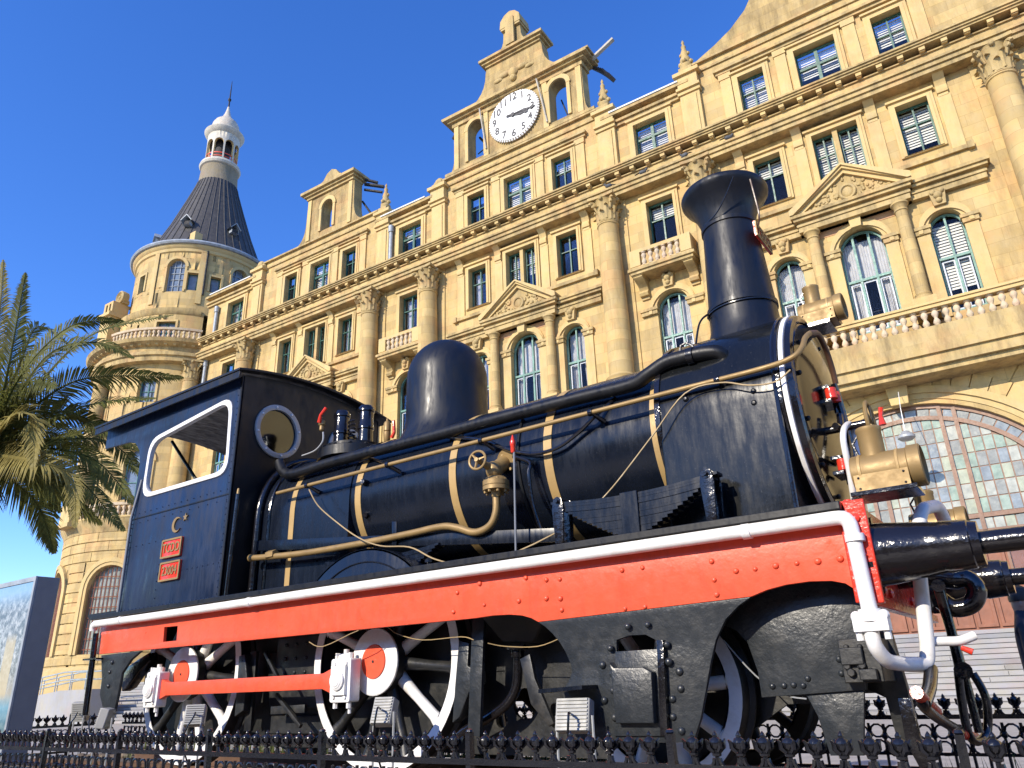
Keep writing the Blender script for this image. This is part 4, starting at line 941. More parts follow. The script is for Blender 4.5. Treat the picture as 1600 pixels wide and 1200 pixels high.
# pigeons on the architrave
bird = M().sph((0, 0, .12), .11, 10, 8, (1.5, .8, .85)).sph((.17, 0, .23), .055, 8, 6).tube([(.1, 0, .16), (.15, 0, .2)], [.06, .045], 8).add([(-.12, -.05, .14), (-.12, .05, .14), (-.34, .04, .06), (-.34, -.04, .06), (-.12, 0, .10)], [(0, 1, 2, 3), (0, 4, 3), (1, 4, 2)]).tube([(.21, 0, .23), (.26, 0, .215)], [.014, .004], 5).tube([(0, .03, 0), (0, .03, .06)], .01, 5).tube([(0, -.03, 0), (0, -.03, .06)], .01, 5)
BIRD = data(bird, 'feather')
for px, py, rz, lab in ((1139, 222, .4, 'grey pigeon on the stone ledge above the first pier right of the chimney'), (1071, 251, 2.9, 'grey pigeon on the ledge directly above the capital left of the chimney rim'), (1005, 277, .2, 'grey pigeon on the ledge midway between two column capitals near the chimney'), (952, 300, 3.3, 'grey pigeon above the column capital right of the clock')):
    d = _r*((px-800)/FPX) - _u*((py-600)/FPX) + _f
    rb_ = Matrix.Rotation(-TH, 3, 'Z') @ d; t = (20-.47)*S/rb_.y
    o = bpy.data.objects.new('pigeon', BIRD); COL.objects.link(o); p = d*t; o.location = (p.x, p.y, ZL(16.545)); o.rotation_euler = (0, 0, rz); o.scale = (1.25,)*3
    tag(o, lab, 'pigeon', 'pigeons on the station ledge')

# ================================================================== locomotive
YC, RAIL = 4.95, .61
L = empty('steam_locomotive', (-4.3, YC, RAIL), 'preserved black and navy steam locomotive with red valance standing behind the iron fence', 'locomotive')
def lo(name, m, mat, parent=L, **k): return obj(name, m, mat, parent, **k)
BCZ = 2.70
def dshape(r, zb, n=36):       # round top, straight sides down to zb  (y, z)
    return [(YC+r*math.cos(math.pi*i/n), BCZ+r*math.sin(math.pi*i/n)) for i in range(n+1)]+[(YC-r, zb), (YC+r, zb)]

# ---- running board, valance, frame plates
lo('running_board', M().box(-7.86, -.80, 3.875, 6.025, 1.905, 1.945), 'black', bevel=.004)
def q(pts, y): return [(P(a, b, y).x, P(a, b, y).z) for a, b in pts]
YV = 3.985
arch1 = [(745, 966), (772, 962), (798, 960.5), (818, 962), (832, 966), (843, 972)]
archR = [(1175, 932.5), (1200, 922), (1230, 914), (1265, 909), (1300, 908), (1322, 912), (1338, 922), (1346, 936)]
xl, xr = -7.84, -.80
out = [(xl, 1.903)]+[(xl, q([(158, 1022)], YV)[0][1])]+q([(400, 999.5)]+arch1+archR, YV)+[(xr, q([(1350, 940)], YV)[0][1]), (xr, 1.903)]
hole = q([(259, 980), (280, 978), (278, 1001), (257, 1003)], YV)
val = lo('valance', plate([out, hole], 3.97, 4.0, .003), 'red')
hornC = q([(843, 972.4), (853, 979), (864, 989), (875, 1002), (885, 1018), (893, 1037), (896, 1050), (890, 1064), (884, 1075), (905, 1105), (935, 1160), (1085, 1160), (1097, 1120), (1106, 1070), (1112, 1035), (1120, 1000), (1135, 968), (1155, 947), (1175, 933)], YV)
axhole = q([(965, 1021), (965, 1000), (985, 993), (1010, 992), (1026, 1000), (1027, 1014)], YV)
lo('horn_plate', plate([hornC, axhole], 3.972, 4.0, .003), 'plate')
hornB = q([(160, 1024), (161, 1060), (158, 1085), (163, 1108), (180, 1112), (186, 1085), (192, 1052), (206, 1031), (222, 1017)], YV)
lo('horn_plate', plate([hornB], 3.972, 4.0, .003), 'plate')
ax = plate([[(x, z) for x, z in q([(958, 1035), (965, 1043), (1010, 1042), (1024, 1050), (1028, 1130), (968, 1130)], 3.95)]], 3.90, 3.972, .014)
lo('axlebox_cover', ax, 'plate')
ax = plate([q([(962, 1018), (1030, 1014), (1036, 1150), (960, 1150)], 3.96)], 3.955, 3.972, .003); lo('axlebox_guide', ax, 'plate')
gd = plate([q([(1028, 1000), (1038, 1000), (1046, 1150), (1034, 1150)], 3.95)], 3.93, 3.972, .004); lo('axlebox_guide', gd, 'gloss')
riv = M().lathe([(.0185, 0), (.0185, .004), (.015, .011), (.008, .0155), (0, .017)], n=10)
rivR = data(riv, 'red'); rivB = data(riv, 'plate')
for a, b in [(822,903),(750,912),(715,926),(709,956),(757,945),(811,939),(854,906),(875,905),(854,935),(876,935),(878,953),(1116,906),(1120,929),(977,951),(1008,948),(972,891),(1004,887),(1112,877),(1150,892),(1180,889),(1212,884),(1245,880),(1278,877),(1313,873)]:
    p = P(a, b, 3.97); inst('rivet', rivR, val, p, (math.pi/2, 0, 0), random.uniform(.7, 1.05))
for a, b in [(981,979),(1012,976),(954,1013),(1042,1007),(942,1039),(957,1053),(1045,1034),(1062,1049),(1064,1076),(1051,1092),(958,1079),(945,1094),(1052,1120),(1065,1142),(961,1121),(172,1050),(170,1072),(176,1035)]:
    p = P(a, b, 3.955 if 950 < a < 1050 else 3.972); inst('rivet', rivB, L, p, (math.pi/2, 0, 0), random.uniform(.95, 1.2))
# white pipe along the board with elbows
zp = 1.866
wp = fillet([(-7.86, 3.93, 1.66), (-7.86, 3.905, zp), (-6.9, 3.905, zp-.004), (-4.5, 3.905, zp+.002), (-2.4, 3.905, zp), (-.775, 3.905, zp+.004), (-.765, 3.905, 1.40)], .06, 6)
k = next(i for i, p in enumerate(wp) if abs(p.z-zp) < .02 and p.x > -7.84)
whp = lo('air_pipe', M().tube(wp[k-4:], .036, 14), 'white', label='long white air pipe running below the board edge')
for x in (-7.35, -5.4, -1.28): lo('pipe_joint', M().cyl((x-.022, 3.905, zp), (x+.022, 3.905, zp), .041, n=14), 'white', whp)
lo('pipe_joint', M().cyl((-.767, 3.905, 1.78), (-.767, 3.905, 1.745), .046, n=14), 'white', whp)
lo('post', M().tube([P(150, 990, 3.93), P(133, 1118, 3.93)], .028, 10), 'gloss')
lo('step_bracket', M().box(-7.95, -7.70, 3.90, 4.1, 1.535, 1.55), 'gloss')

# ---- wheels
def wheel(cx, r, yf, near, mats, crank=False, ns=11, a_off=0, side=1):
    cz = RAIL+r; s = side
    c = (cx, 0, cz)
    w = lo('driving_wheel' if r > .6 else 'leading_wheel', M().lathe([(r-.075, yf), (r-.006, yf), (r, yf+s*.01), (r, yf+s*.10), (r+.028, yf+s*.115), (r+.028, yf+s*.135), (r-.09, yf+s*.135), (r-.095, yf+s*.012)], c, 'y', 64, caps=False), 'under')
    lo('tyre_face', M().lathe([(r-.078, yf-s*.003), (r-.005, yf-s*.003), (r-.005, yf+s*.004), (r-.078, yf+s*.004), (r-.078, yf-s*.003)], c, 'y', 64, caps=False), 'white' if near else 'under', w)
    lo('hub', M().lathe([(0, yf-s*.02), (r*.22, yf-s*.02), (r*.24, yf), (r*.24, yf+s*.13), (0, yf+s*.13)], c, 'y', 28), 'under', w)
    for i in range(ns):
        a = a_off+2*math.pi*i/ns
        d = Vector((math.cos(a), 0, math.sin(a))); C = Vector((cx, yf+s*.055, cz))
        m = M().tube([C+d*(r*.2), C+d*(r*.3), C+d*(r*.55), C+d*(r*.8), C+d*(r-.078)], [.058, .046, .037, .039, .056], 12)
        lo('spoke', m, ('white' if mats[i % len(mats)] else 'under') if near else 'under', w)  # shade put into the colour: lit spokes white, shaded ones dark
    if crank:
        lo('crank_disc', M().lathe([(0, yf-.085), (.228, yf-.085), (.235, yf-.08), (.235, yf-.066), (.2, yf-.066)], c, 'y', 40), 'white', w)
        lo('crank_boss', M().lathe([(.205, yf-.067), (.215, yf-.02), (.22, yf+.02)], c, 'y', 32, caps=False), 'under', w)
        lo('axle_cap', M().lathe([(0, yf-.094), (.118, yf-.094), (.122, yf-.086)], c, 'y', 32), 'red', w)
        lo('axle_centre', M().lathe([(0, yf-.098), (.010, yf-.098), (.010, yf-.09)], c, 'y', 8), 'under', w)
    return w
RD = .755
X1, X2, X3 = -6.74, -4.285, -2.06
A0 = R_(27)
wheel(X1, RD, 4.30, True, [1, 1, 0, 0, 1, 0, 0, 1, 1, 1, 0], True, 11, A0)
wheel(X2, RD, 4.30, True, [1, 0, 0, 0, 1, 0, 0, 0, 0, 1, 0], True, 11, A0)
wheel(X3, .50, 4.30, True, [1], False, 9, R_(-35))
for X, r in ((X1, RD), (X2, RD), (X3, .5)):
    wheel(X, r, 5.60, False, [0], ns=9, side=-1 if False else 1)
    lo('axle', M().cyl((X, 4.3, RAIL+r), (X, 5.7, RAIL+r), .085, n=16), 'under')
# coupling rod with bearing blocks
pins = [P(246, 1078, 4.13), P(541, 1062, 4.13)]
pz = (pins[0].z+pins[1].z)/2
pins = [Vector((p.x, 4.13, pz)) for p in pins]
a, b = pins
rod = plate([[(a.x+.10, a.z-.085), (a.x+.2, a.z-.055), (b.x-.22, b.z-.055), (b.x-.13, b.z-.085), (b.x-.10, b.z-.085), (b.x-.10, b.z+.085), (b.x-.13, b.z+.085), (b.x-.22, b.z+.055), (a.x+.2, a.z+.055), (a.x+.10, a.z+.085)]], 4.095, 4.15, .005)
rod_o = lo('coupling_rod', rod, 'red')
for p in pins:
    bl = M().join(plate([rrect(p.x-.105, p.x+.105, p.z-.15, p.z+.15, .02)], 4.07, 4.17, .006))
    bl.box(p.x-.075, p.x+.075, 4.045, 4.08, p.z-.10, p.z+.10)
    bl.cyl((p.x, 4.02, p.z), (p.x, 4.24, p.z), .055, n=18); bl.lathe([(0, 4.012), (.04, 4.012), (.05, 4.02), (.07, 4.03), (.07, 4.06)], (p.x, 0, p.z), 'y', 18)
    for sx in (-.07, .07):
        bl.cyl((p.x+sx, 4.10, p.z+.14), (p.x+sx, 4.10, p.z+.19), .018, n=6); bl.cyl((p.x+sx, 4.10, p.z-.19), (p.x+sx, 4.10, p.z-.14), .018, n=6)
    bl.box(p.x-.05, p.x+.05, 4.09, 4.15, p.z+.15, p.z+.185).cyl((p.x, 4.12, p.z+.18), (p.x, 4.12, p.z+.215), .02, n=10).box(p.x-.112, p.x-.09, 4.085, 4.155, p.z-.11, p.z+.11)
    for sx in (-.06, .06):
        for sz in (-.115, .115): bl.cyl((p.x+sx, 4.058, p.z+sz), (p.x+sx, 4.08, p.z+sz), .014, n=6)
    bl.cyl((p.x+.07, 4.11, p.z-.225), (p.x+.07, 4.11, p.z-.15), .012, n=8)
    lo('bearing_block', bl, 'white', rod_o)
# inner frames, ashpan, brake gear, hopper
inr = plate([[(-7.7, 1.88), (-7.7, 1.05), (-7.3, .78), (-1.9, .72), (-1.4, 1.02), (-1.0, 1.02), (-1.0, 1.88)], circ(-5.6, .98, .07, 16), circ(-3.15, 1.05, .10, 16), circ(-3.35, .95, .05, 12), rrect(-2.95, -2.75, .9, 1.05, .03)], 4.52, 4.55); lo('inner_frame', inr, 'under')
inr = plate([rect(-7.7, -1.0, 1.05, 1.88), circ(-5.0, 1.35, .16, 20)], 5.35, 5.38); lo('inner_frame', inr, 'under')
lo('ashpan', M().prism([(-5.75, 1.05), (-4.9, 1.05), (-4.75, 1.5), (-5.85, 1.5)], 4.45, 5.4).box(-5.7, -5.0, 4.43, 4.46, .86, 1.0), 'under', bevel=.01)
pl = plate([rrect(-5.62, -5.0, 1.25, 1.62, .03)], 4.38, 4.40, .003); bxp = lo('rivet_plate', pl, 'under')
for i in range(4):
    for j in range(3): inst('rivet', rivB, bxp, (-5.5+i*.13, 4.38, 1.33+j*.11), (math.pi/2, 0, 0), .9)
def bar(name, a, b, y, w, mat='under', t=.03, parent=L):
    p0, p1 = P(*a, y), P(*b, y); d = (p1-p0).normalized(); n = Vector((d.z, 0, -d.x))*w/2
    return lo(name, plate([[((p0-n).x, (p0-n).z), ((p0+n).x, (p0+n).z), ((p1+n).x, (p1+n).z), ((p1-n).x, (p1-n).z)]], y-t/2, y+t/2, .003), mat, parent)
bar('brake_hanger', (398, 1018), (388, 1142), 4.34, .09)
bar('brake_hanger', (749, 966), (742, 1150), 4.22, .10, 'plate')
bar('brake_rod', (415, 1020), (440, 1070), 4.25, .025)
bar('brake_rod', (432, 1085), (470, 1135), 4.25, .03)
bar('brake_rod', (425, 1110), (478, 1107), 4.3, .06)
br = plate([q([(722, 1000), (738, 1005), (736, 1040), (752, 1050), (752, 1068), (738, 1082), (724, 1120), (712, 1130), (716, 1070)], 4.3)], 4.26, 4.36, .012); lo('brake_block', br, 'plate')
br = plate([q([(379, 1025), (388, 1022), (392, 1060), (386, 1110), (372, 1120)], 4.3)], 4.26, 4.36, .012); lo('brake_block', br, 'plate')
br = plate([q([(196, 1048), (222, 1030), (238, 1020), (240, 1032), (222, 1050), (205, 1075), (196, 1080)], 4.2)], 4.16, 4.26, .012); lo('brake_block', br, 'gloss')
# hopper with drain pipe
t0, t1, b0, b1 = P(758, 962, 4.25), P(885, 975, 4.25), P(788, 1004, 4.3), P(836, 1004, 4.3)
hp = M().add([(t0.x, 4.12, 1.66), (t1.x, 4.12, 1.66), (t1.x, 4.7, 1.66), (t0.x, 4.7, 1.66), (b0.x, 4.28, b0.z), (b1.x, 4.28, b1.z), (b1.x, 4.42, b1.z), (b0.x, 4.42, b0.z)], [(0,1,5,4),(1,2,6,5),(2,3,7,6),(3,0,4,7),(4,5,6,7)])
lo('ash_hopper', hp, 'under', bevel=.01)
fc = P(808, 1012, 4.33)
dp = smooth_path([fc, P(809, 1040, 4.33), P(806, 1075, 4.33), P(790, 1102, 4.33), P(762, 1122, 4.33), P(730, 1140, 4.33), P(715, 1152, 4.33)], 6)
dpo = lo('drain_pipe', M().tube(dp, .033, 12), 'gloss')
lo('flange', M().cyl(fc+Vector((0, 0, .01)), fc-Vector((0, 0, .012)), .075, n=18).cyl(fc-Vector((.055, 0, .03)), fc+Vector((-.055, 0, .02)), .012, n=6).cyl(fc+Vector((.055, 0, -.03)), fc+Vector((.055, 0, .02)), .012, n=6).cyl(fc, fc-Vector((0, 0, .06)), .045, n=14), 'gloss', dpo)
# step plates near axlebox
lo('step', M().prism(q([(868, 1082), (935, 1076), (935, 1070), (868, 1076)], 3.98), 3.8, 4.3), 'navy')
br = plate([q([(815, 1030), (830, 1022), (838, 1060), (868, 1130), (860, 1135), (832, 1100)], 4.15)], 4.13, 4.16, .004); lo('bracket', br, 'under')
# cylinder casing behind the front arch
cyl = plate([[(x, z) for x, z in q([(1128, 975), (1150, 940), (1190, 910), (1250, 900), (1352, 890), (1352, 1078), (1190, 1090), (1184, 1050), (1168, 1005), (1150, 985)], 4.17)]], 4.17, 4.23, .004)
co = lo('cylinder_casing', cyl, 'plate')
for a, b in [(1207, 1072), (1225, 1071), (1255, 1071), (1262, 1060), (1311, 1030), (1315, 1052), (1240, 1070)]: inst('rivet', rivB, co, P(a, b, 4.17), (math.pi/2, 0, 0), .9)
fp = plate([q([(1262, 1085), (1352, 1075), (1352, 1180), (1300, 1180), (1280, 1118)], 4.22)], 4.19, 4.22, .004); lo('guard_plate', fp, 'plate')
lo('front_bracket', plate([q([(1352, 965), (1392, 985), (1420, 1080), (1432, 1160), (1405, 1162), (1385, 1090), (1352, 1075)], 4.4)], 4.38, 4.44, .004), 'under')
vb = M().box(-.98, -.80, 4.1, 4.4, 1.12, 1.32)
for i in range(9):
    x_, z_ = random.uniform(-.96, -.84), random.uniform(1.14, 1.3); r_ = random.uniform(.010, .022); vb.cyl((x_, 4.085-r_*.5, z_), (x_, 4.11, z_), r_, n=6)
vb.box(-.975, -.87, 4.07, 4.1, 1.2, 1.28).box(-.9, -.82, 4.06, 4.1, 1.13, 1.18)
lo('valve_box', vb, 'under', bevel=.012)
lo('guard_iron', plate([q([(1405, 1090), (1425, 1090), (1440, 1150), (1462, 1195), (1440, 1200), (1418, 1160)], 4.3)], 4.26, 4.30, .004), 'gloss')

# ---- boiler, firebox, smokebox
lo('boiler_barrel', M().lathe([(.60, -4.76), (.62, -4.76), (.62, -1.83), (.60, -1.83)], (0, YC, BCZ), 'x', 72), 'navy')
lo('firebox', M().prism(dshape(.63, 1.945), -5.98, -4.75, 'x'), 'navy')
rimp = [(-5.93, y, z) for y, z in [(YC-.66, 1.95), (YC-.66, 2.3)]+[(YC+.66*math.cos(math.pi-math.pi*i/24), BCZ+.66*math.sin(math.pi*i/24)) for i in range(25)]+[(YC+.66, 1.95)]]
lo('firebox_rim', M().tube(rimp, .034, 10), 'gloss')
rimp = [(-5.80, y, z) for y, z in [(YC-.637, 1.95), (YC-.637, 2.3)]+[(YC+.637*math.cos(math.pi-math.pi*i/24), BCZ+.637*math.sin(math.pi*i/24)) for i in range(25)]+[(YC+.637, 1.95)]]
lo('firebox_rim', M().tube(rimp, .016, 8), 'gloss')
sb = lo('smokebox', M().prism(dshape(.70, 1.945, 48), -1.85, -1.10, 'x'), 'smoke', bevel=.012)
lo('smokebox_band', M().lathe([(.69, -1.875), (.712, -1.87), (.712, -1.835), (.69, -1.83)], (0, YC, BCZ), 'x', 64, caps=False), 'gloss', sb)
lo('smokebox_band', M().tube([(-1.10, y, z) for y, z in [(YC-.70, 1.95)]+[(YC+.70*math.cos(math.pi-math.pi*i/24), BCZ+.70*math.sin(math.pi*i/24)) for i in range(25)]+[(YC+.70, 1.95)]], .014, 8), 'gloss', sb)
dr = lo('door_ring', M().lathe([(.69, -1.066), (.704, -1.062), (.707, -1.05), (.704, -1.036), (.69, -1.030), (.67, -1.035)], (0, YC, BCZ), 'x', 72, caps=False), 'white')
lo('ring_edge', M().lathe([(.69, -1.10), (.706, -1.10), (.706, -1.07), (.69, -1.07)], (0, YC, BCZ), 'x', 72, caps=False), 'gloss', dr)
lo('ring_edge', M().lathe([(.68, -1.04), (.70, -1.025), (.69, -.995), (.665, -.985), (.645, -.995), (.64, -1.05)], (0, YC, BCZ), 'x', 72, caps=False), 'gloss', dr)
door = lo('smokebox_door', M().lathe([(0, -.935), (.2, -.94), (.4, -.955), (.55, -.985), (.60, -1.0), (.628, -.992), (.64, -1.0), (.648, -1.06)], (0, YC, BCZ), 'x', 72, caps=False), 'smoke')
rb = data(M().lathe([(.016, 0), (.016, .008), (.008, .016), (0, .017)], n=8), 'black')
for i in range(12):
    a = 2*math.pi*(i+.5)/12; inst('rivet', rb, door, (-.99, YC+.56*math.cos(a), BCZ+.56*math.sin(a)), (0, math.pi/2, 0), 1)
for a, b in [(1178, 612), (1179, 630), (1072, 624)]: inst('rivet', rb, sb, P(a, b, 4.26), (math.pi/2, 0, 0), 1.2)
# straps
for x in (-3.62, -2.745, -1.91, -4.655):
    lo('boiler_strap', M().lathe([(.618, x-.034), (.626, x-.034), (.626, x+.034), (.618, x+.034)], (0, YC, BCZ), 'x', 72, caps=False), 'strap')
sp = []
for r in (.634, .628):
    sp.append([(YC-r, 1.95), (YC-r, 2.3)]+[(YC+r*math.cos(math.pi-math.pi*i/24), BCZ+r*math.sin(math.pi*i/24)) for i in range(25)]+[(YC+r, 1.95)])
lo('boiler_strap', M().prism(sp[0]+sp[1][::-1], -5.515, -5.45, 'x'), 'strap')
# chimney and dome
CX = -1.415
ch = lo('chimney', M().lathe([(.30, 3.30), (.262, 3.40), (.243, 3.47), (.237, 3.60), (.248, 3.605), (.248, 3.635), (.236, 3.64), (.197, 4.28), (.207, 4.285), (.207, 4.315), (.20, 4.32), (.21, 4.38), (.235, 4.45), (.272, 4.51), (.308, 4.545), (.322, 4.57), (.325, 4.595), (.315, 4.615), (.295, 4.61), (.22, 4.52), (.17, 4.34), (.17, 3.9), (0, 3.9)], (CX, YC, 0), 'z', 56, caps=False), 'domepaint')
npl = lo('number_plate', M().box(-1.195, -1.18, YC-.17, YC+.17, 4.08, 4.20), 'redgloss')
npl2 = M().box(-1.181, -1.174, YC-.17, YC+.17, 4.185, 4.20).box(-1.181, -1.174, YC-.17, YC+.17, 4.08, 4.095).box(-1.181, -1.174, YC-.17, YC-.155, 4.095, 4.185).box(-1.181, -1.174, YC+.155, YC+.17, 4.095, 4.185)
lo('plate_border', npl2, 'gold', npl)
t = text_mesh('23004', .11, .004, 'gold', .001); inst('lettering', t, npl, (-1.178, YC, 4.135), (math.pi/2, 0, math.pi/2))
lo('cable', M().tube([(CX+.244*math.cos(R_(200+i*12)), YC+.244*math.sin(R_(200+i*12)), 3.60-.012*math.sin(i*.3)) for i in range(14)], .008, 6), 'iron', ch)
lo('cable', M().tube(smooth_path([(CX-.22, YC-.12, 3.58), P(1105, 492, 4.75), P(1092, 508, 4.7), P(1085, 560, 4.6)], 5), .008, 6), 'iron', ch)
lo('cable', M().tube(smooth_path([P(1146, 276, 4.65), P(1132, 310, 4.68), P(1118, 335, 4.72), P(1100, 353, 4.8)], 5), .005, 6), 'iron', ch)
lo('cable', M().tube(smooth_path([P(1172, 280, 4.7), P(1180, 310, 4.72), P(1186, 335, 4.72), P(1185, 352, 4.75)], 5), .007, 6), 'brownpipe', ch)
DX = -4.20
lo('steam_dome', M().lathe([(.46, 3.16), (.42, 3.24), (.385, 3.32), (.374, 3.42)]+[(.372*math.cos(R_(a)), 3.80+.40*math.sin(R_(a))) for a in range(0, 90, 6)]+[(0, 4.206)], (DX, YC, 0), 'z', 56), 'domepaint')
# long black pipe on top
pp = smooth_path([P(437, 722, 4.38), P(443, 737, 4.36), P(462, 740, 4.35), P(520, 722, 4.35), P(640, 691, 4.35), P(780, 654, 4.35), P(900, 623, 4.35), P(985, 602, 4.34), P(1012, 586, 4.33), P(1040, 567, 4.33), P(1070, 558, 4.33), P(1105, 551, 4.34), P(1126, 553, 4.36), P(1133, 568, 4.40)], 5)
spipe = lo('steam_pipe', M().tube(pp, .048, 14), 'black', label='thick black steam pipe along the boiler top')
lo('pipe_clamp', M().cyl(P(1075, 557, 4.33), P(1085, 555, 4.33), .056, n=14).tube([P(1062, 552, 4.33), P(1064, 540, 4.33), P(1072, 536, 4.33), P(1082, 540, 4.33), P(1086, 552, 4.33)], .009, 6), 'iron', spipe)
# handrail
hr = [P(433, 773, 4.22), P(780, 680, 4.22), P(1120, 594, 4.22), P(1222, 566, 4.22)]
zz = sum(p.z for p in hr)/4
hrl = smooth_path([(hr[0].x, 4.22, zz), (-4.5, 4.22, zz), (-3, 4.22, zz), (-1.6, 4.22, zz), (-1.15, 4.22, zz), P(1235, 560, 4.21), P(1252, 545, 4.25), P(1258, 528, 4.35), P(1265, 521, 4.5)], 5)
hro = lo('handrail', M().tube(hrl, .0165, 12), 'gold')
for a, b in [(480, 760), (606, 726), (752, 686), (923, 644), (1121, 596)]:
    p = P(a, b, 4.22); p.z = zz
    m = M().lathe([(.024, -.016), (.026, 0), (.024, .016)], p, 'x', 12); m.cyl(p, p+Vector((.045, .10, -.05)), .012, .02, n=8)
    lo('rail_bracket', m, 'gloss', hro)
lo('hose', M().tube(smooth_path([P(1265, 521, 4.5), P(1278, 522, 4.6), P(1290, 545, 4.75), P(1300, 575, 4.85), P(1306, 600, 4.9)], 5), .018, 10), 'brownpipe', hro)
# gold valve with handwheel and pipe to the cab
vx = P(775, 735, 4.2); VY = 4.20
gp = smooth_path([P(775, 770, VY), P(775, 800, VY), P(765, 822, VY), P(742, 832, VY), P(715, 825, VY), P(690, 823, VY), P(640, 834, VY), P(560, 850, VY), P(470, 865, VY), P(395, 872, VY)], 6)
gpo = lo('injector_pipe', M().tube(gp, .027, 12), 'gold', label='gold painted pipe with valve bending along the boiler')
c = P(425, 867, VY); lo('pipe_union', M().cyl(c-Vector((.05, 0, 0)), c+Vector((.05, 0, 0)), .042, n=6), 'gold', gpo)
c = P(392, 872, VY); lo('pipe_end', M().sph(c, .034, 10, 8), 'gold', gpo)
c = P(775, 757, VY)
fl = M().cyl(c+Vector((0, 0, .05)), c+Vector((0, 0, .02)), .07, .092, n=24).cyl(c+Vector((0, 0, .022)), c-Vector((0, 0, .012)), .095, n=24).cyl(c-Vector((0, 0, .016)), c-Vector((0, 0, .045)), .095, n=24).cyl(c-Vector((0, 0, .04)), c-Vector((0, 0, .09)), .04, .032, n=16)
for i in range(8):
    a = i*math.pi/4; e = c+Vector((.078*math.cos(a), .078*math.sin(a), 0)); fl.cyl(e-Vector((0, 0, .065)), e+Vector((0, 0, .035)), .011, n=6)
lo('valve_flange', fl, 'gold', gpo)
vb_ = M().sph(P(772, 735, VY), .062, 14, 10, (1, 1, 1.1)).cyl(P(772, 735, VY), P(790, 722, 4.36), .05, .06, n=16)
vb_.cyl(P(793, 722, 4.33), P(797, 721, 4.36), .095, n=22)
for i in range(6):
    a = i*math.pi/3; e = P(793, 722, 4.33)+Vector((.07*math.cos(a), 0, .07*math.sin(a))); vb_.cyl(e-Vector((0, .02, 0)), e, .012, n=6)
hwc = P(746, 719, 4.03)
vb_.cyl(P(770, 733, VY), hwc, .035, .016, n=12)
lo('valve_body', vb_, 'gold', gpo)
axis = (hwc-P(770, 733, VY)).normalized()
def handwheel(name, c, axis, r, tr, mat, parent, spokes=3):
    u = axis.orthogonal().normalized(); w = axis.cross(u)
    m = M().tube([c+u*r*math.cos(2*math.pi*i/28)+w*r*math.sin(2*math.pi*i/28) for i in range(28)], tr, 8, closed=True)
    for i in range(spokes):
        a = 2*math.pi*i/spokes+.5; m.tube([c, c+(u*math.cos(a)+w*math.sin(a))*r], [tr*1.3, tr*.8], 6)
    m.cyl(c-axis*.015, c+axis*.02, tr*2.4, tr*1.6, n=12)
    return lo(name, m, mat, parent)
handwheel('handwheel', hwc, Vector((.12, -1, .05)).normalized(), .066, .0095, 'gold', gpo)
# reach bar and hangers
b0, b1 = P(398, 853, 4.24), P(868, 836, 4.24)
lo('reach_rod', plate([[(b0.x, b0.z-.045), (b1.x, b1.z-.045), (b1.x, b1.z+.045), (b0.x, b0.z+.045)]], 4.23, 4.25, .002), 'navy')
lo('rod_strap', plate([q([(613, 815), (620, 815), (620, 853), (613, 853)], 4.215)], 4.21, 4.22, .001), 'navy')
lo('red_tipped_rod', M().tube([P(803, 698, 4.1), P(806, 862, 4.1)], .0075, 8), 'slate_grey')
lo('red_tip', M().lathe([(.012, -.10), (.017, -.09), (.017, -.05), (.02, -.045), (.02, -.02), (.012, 0), (.004, .03)], P(801, 686, 4.1), 'z', 10), 'redgloss')
lo('wire', M().tube(smooth_path([P(483, 765, 4.2), P(497, 790, 4.19), P(525, 815, 4.15), P(560, 840, 4.1), P(595, 853, 4.08), P(640, 855, 4.0), P(675, 872, 3.98), P(705, 881, 3.97)], 5), .0055, 6), 'wire', hro)
lo('wire', M().tube(smooth_path([P(1235, 578, 4.22), P(1210, 597, 4.20), P(1170, 602, 4.19), P(1125, 598, 4.2), P(1070, 615, 4.2), P(1020, 680, 4.17), P(965, 752, 4.13), P(933, 788, 4.1)], 5), .0055, 6), 'wire', hro)
lo('wire', M().tube([P(795, 868, 3.96), P(835, 850, 4.0), P(872, 831, 4.1)], .006, 6), 'wire', hro)
lo('conduit', M().tube(smooth_path([P(700, 683, 4.4), P(752, 687, 4.3), P(790, 701, 4.28), P(830, 709, 4.28), P(870, 700, 4.28), P(905, 675, 4.29), P(930, 650, 4.29), P(962, 622, 4.4)], 5), .014, 8), 'gloss')
lo('conduit', M().tube(smooth_path([P(472, 752, 4.42), P(510, 742, 4.42), P(555, 725, 4.42), P(580, 717, 4.40), P(602, 725, 4.27), P(606, 728, 4.25)], 5), .011, 8), 'gloss')
lo('bolt', M().cyl(P(566, 752, 4.28), P(574, 756, 4.36), .02, .035, n=8), 'gloss')
lo('bolt', M().cyl(P(570, 805, 4.32), P(573, 805, 4.36), .02, .03, n=8), 'gloss')
lo('lap_joint', M().tube(smooth_path([P(802, 713, 4.29), P(828, 723, 4.30), P(826, 740, 4.28), P(833, 790, 4.30), P(850, 842, 4.34)], 5), .014, 8), 'gloss')
lo('lap_joint', M().tube([(-3.0, YC+.627*math.cos(a), BCZ+.627*math.sin(a)) for a in [R_(150+i*8) for i in range(12)]], .012, 6), 'black')
# splasher
spl = [(X2+.80*math.cos(R_(a)), 1.37+.80*math.sin(R_(a))) for a in range(46, 135, 6)]
lo('splasher', M().join(plate([spl+[(X2-.54, 1.945), (X2+.54, 1.945)]], 4.06, 4.075, .002)).join(plate([[(X2+.80*math.cos(R_(a)), 1.37+.80*math.sin(R_(a))) for a in range(46, 135, 6)]+[(X2+.785*math.cos(R_(a)), 1.37+.785*math.sin(R_(a))) for a in range(134, 45, -6)]], 4.06, 4.4)), 'navy')
lo('splasher_edge', M().tube([(X2+.70*math.cos(R_(a)), 4.058, 1.37+.70*math.sin(R_(a))) for a in range(56, 126, 5)], .006, 6), 'iron')
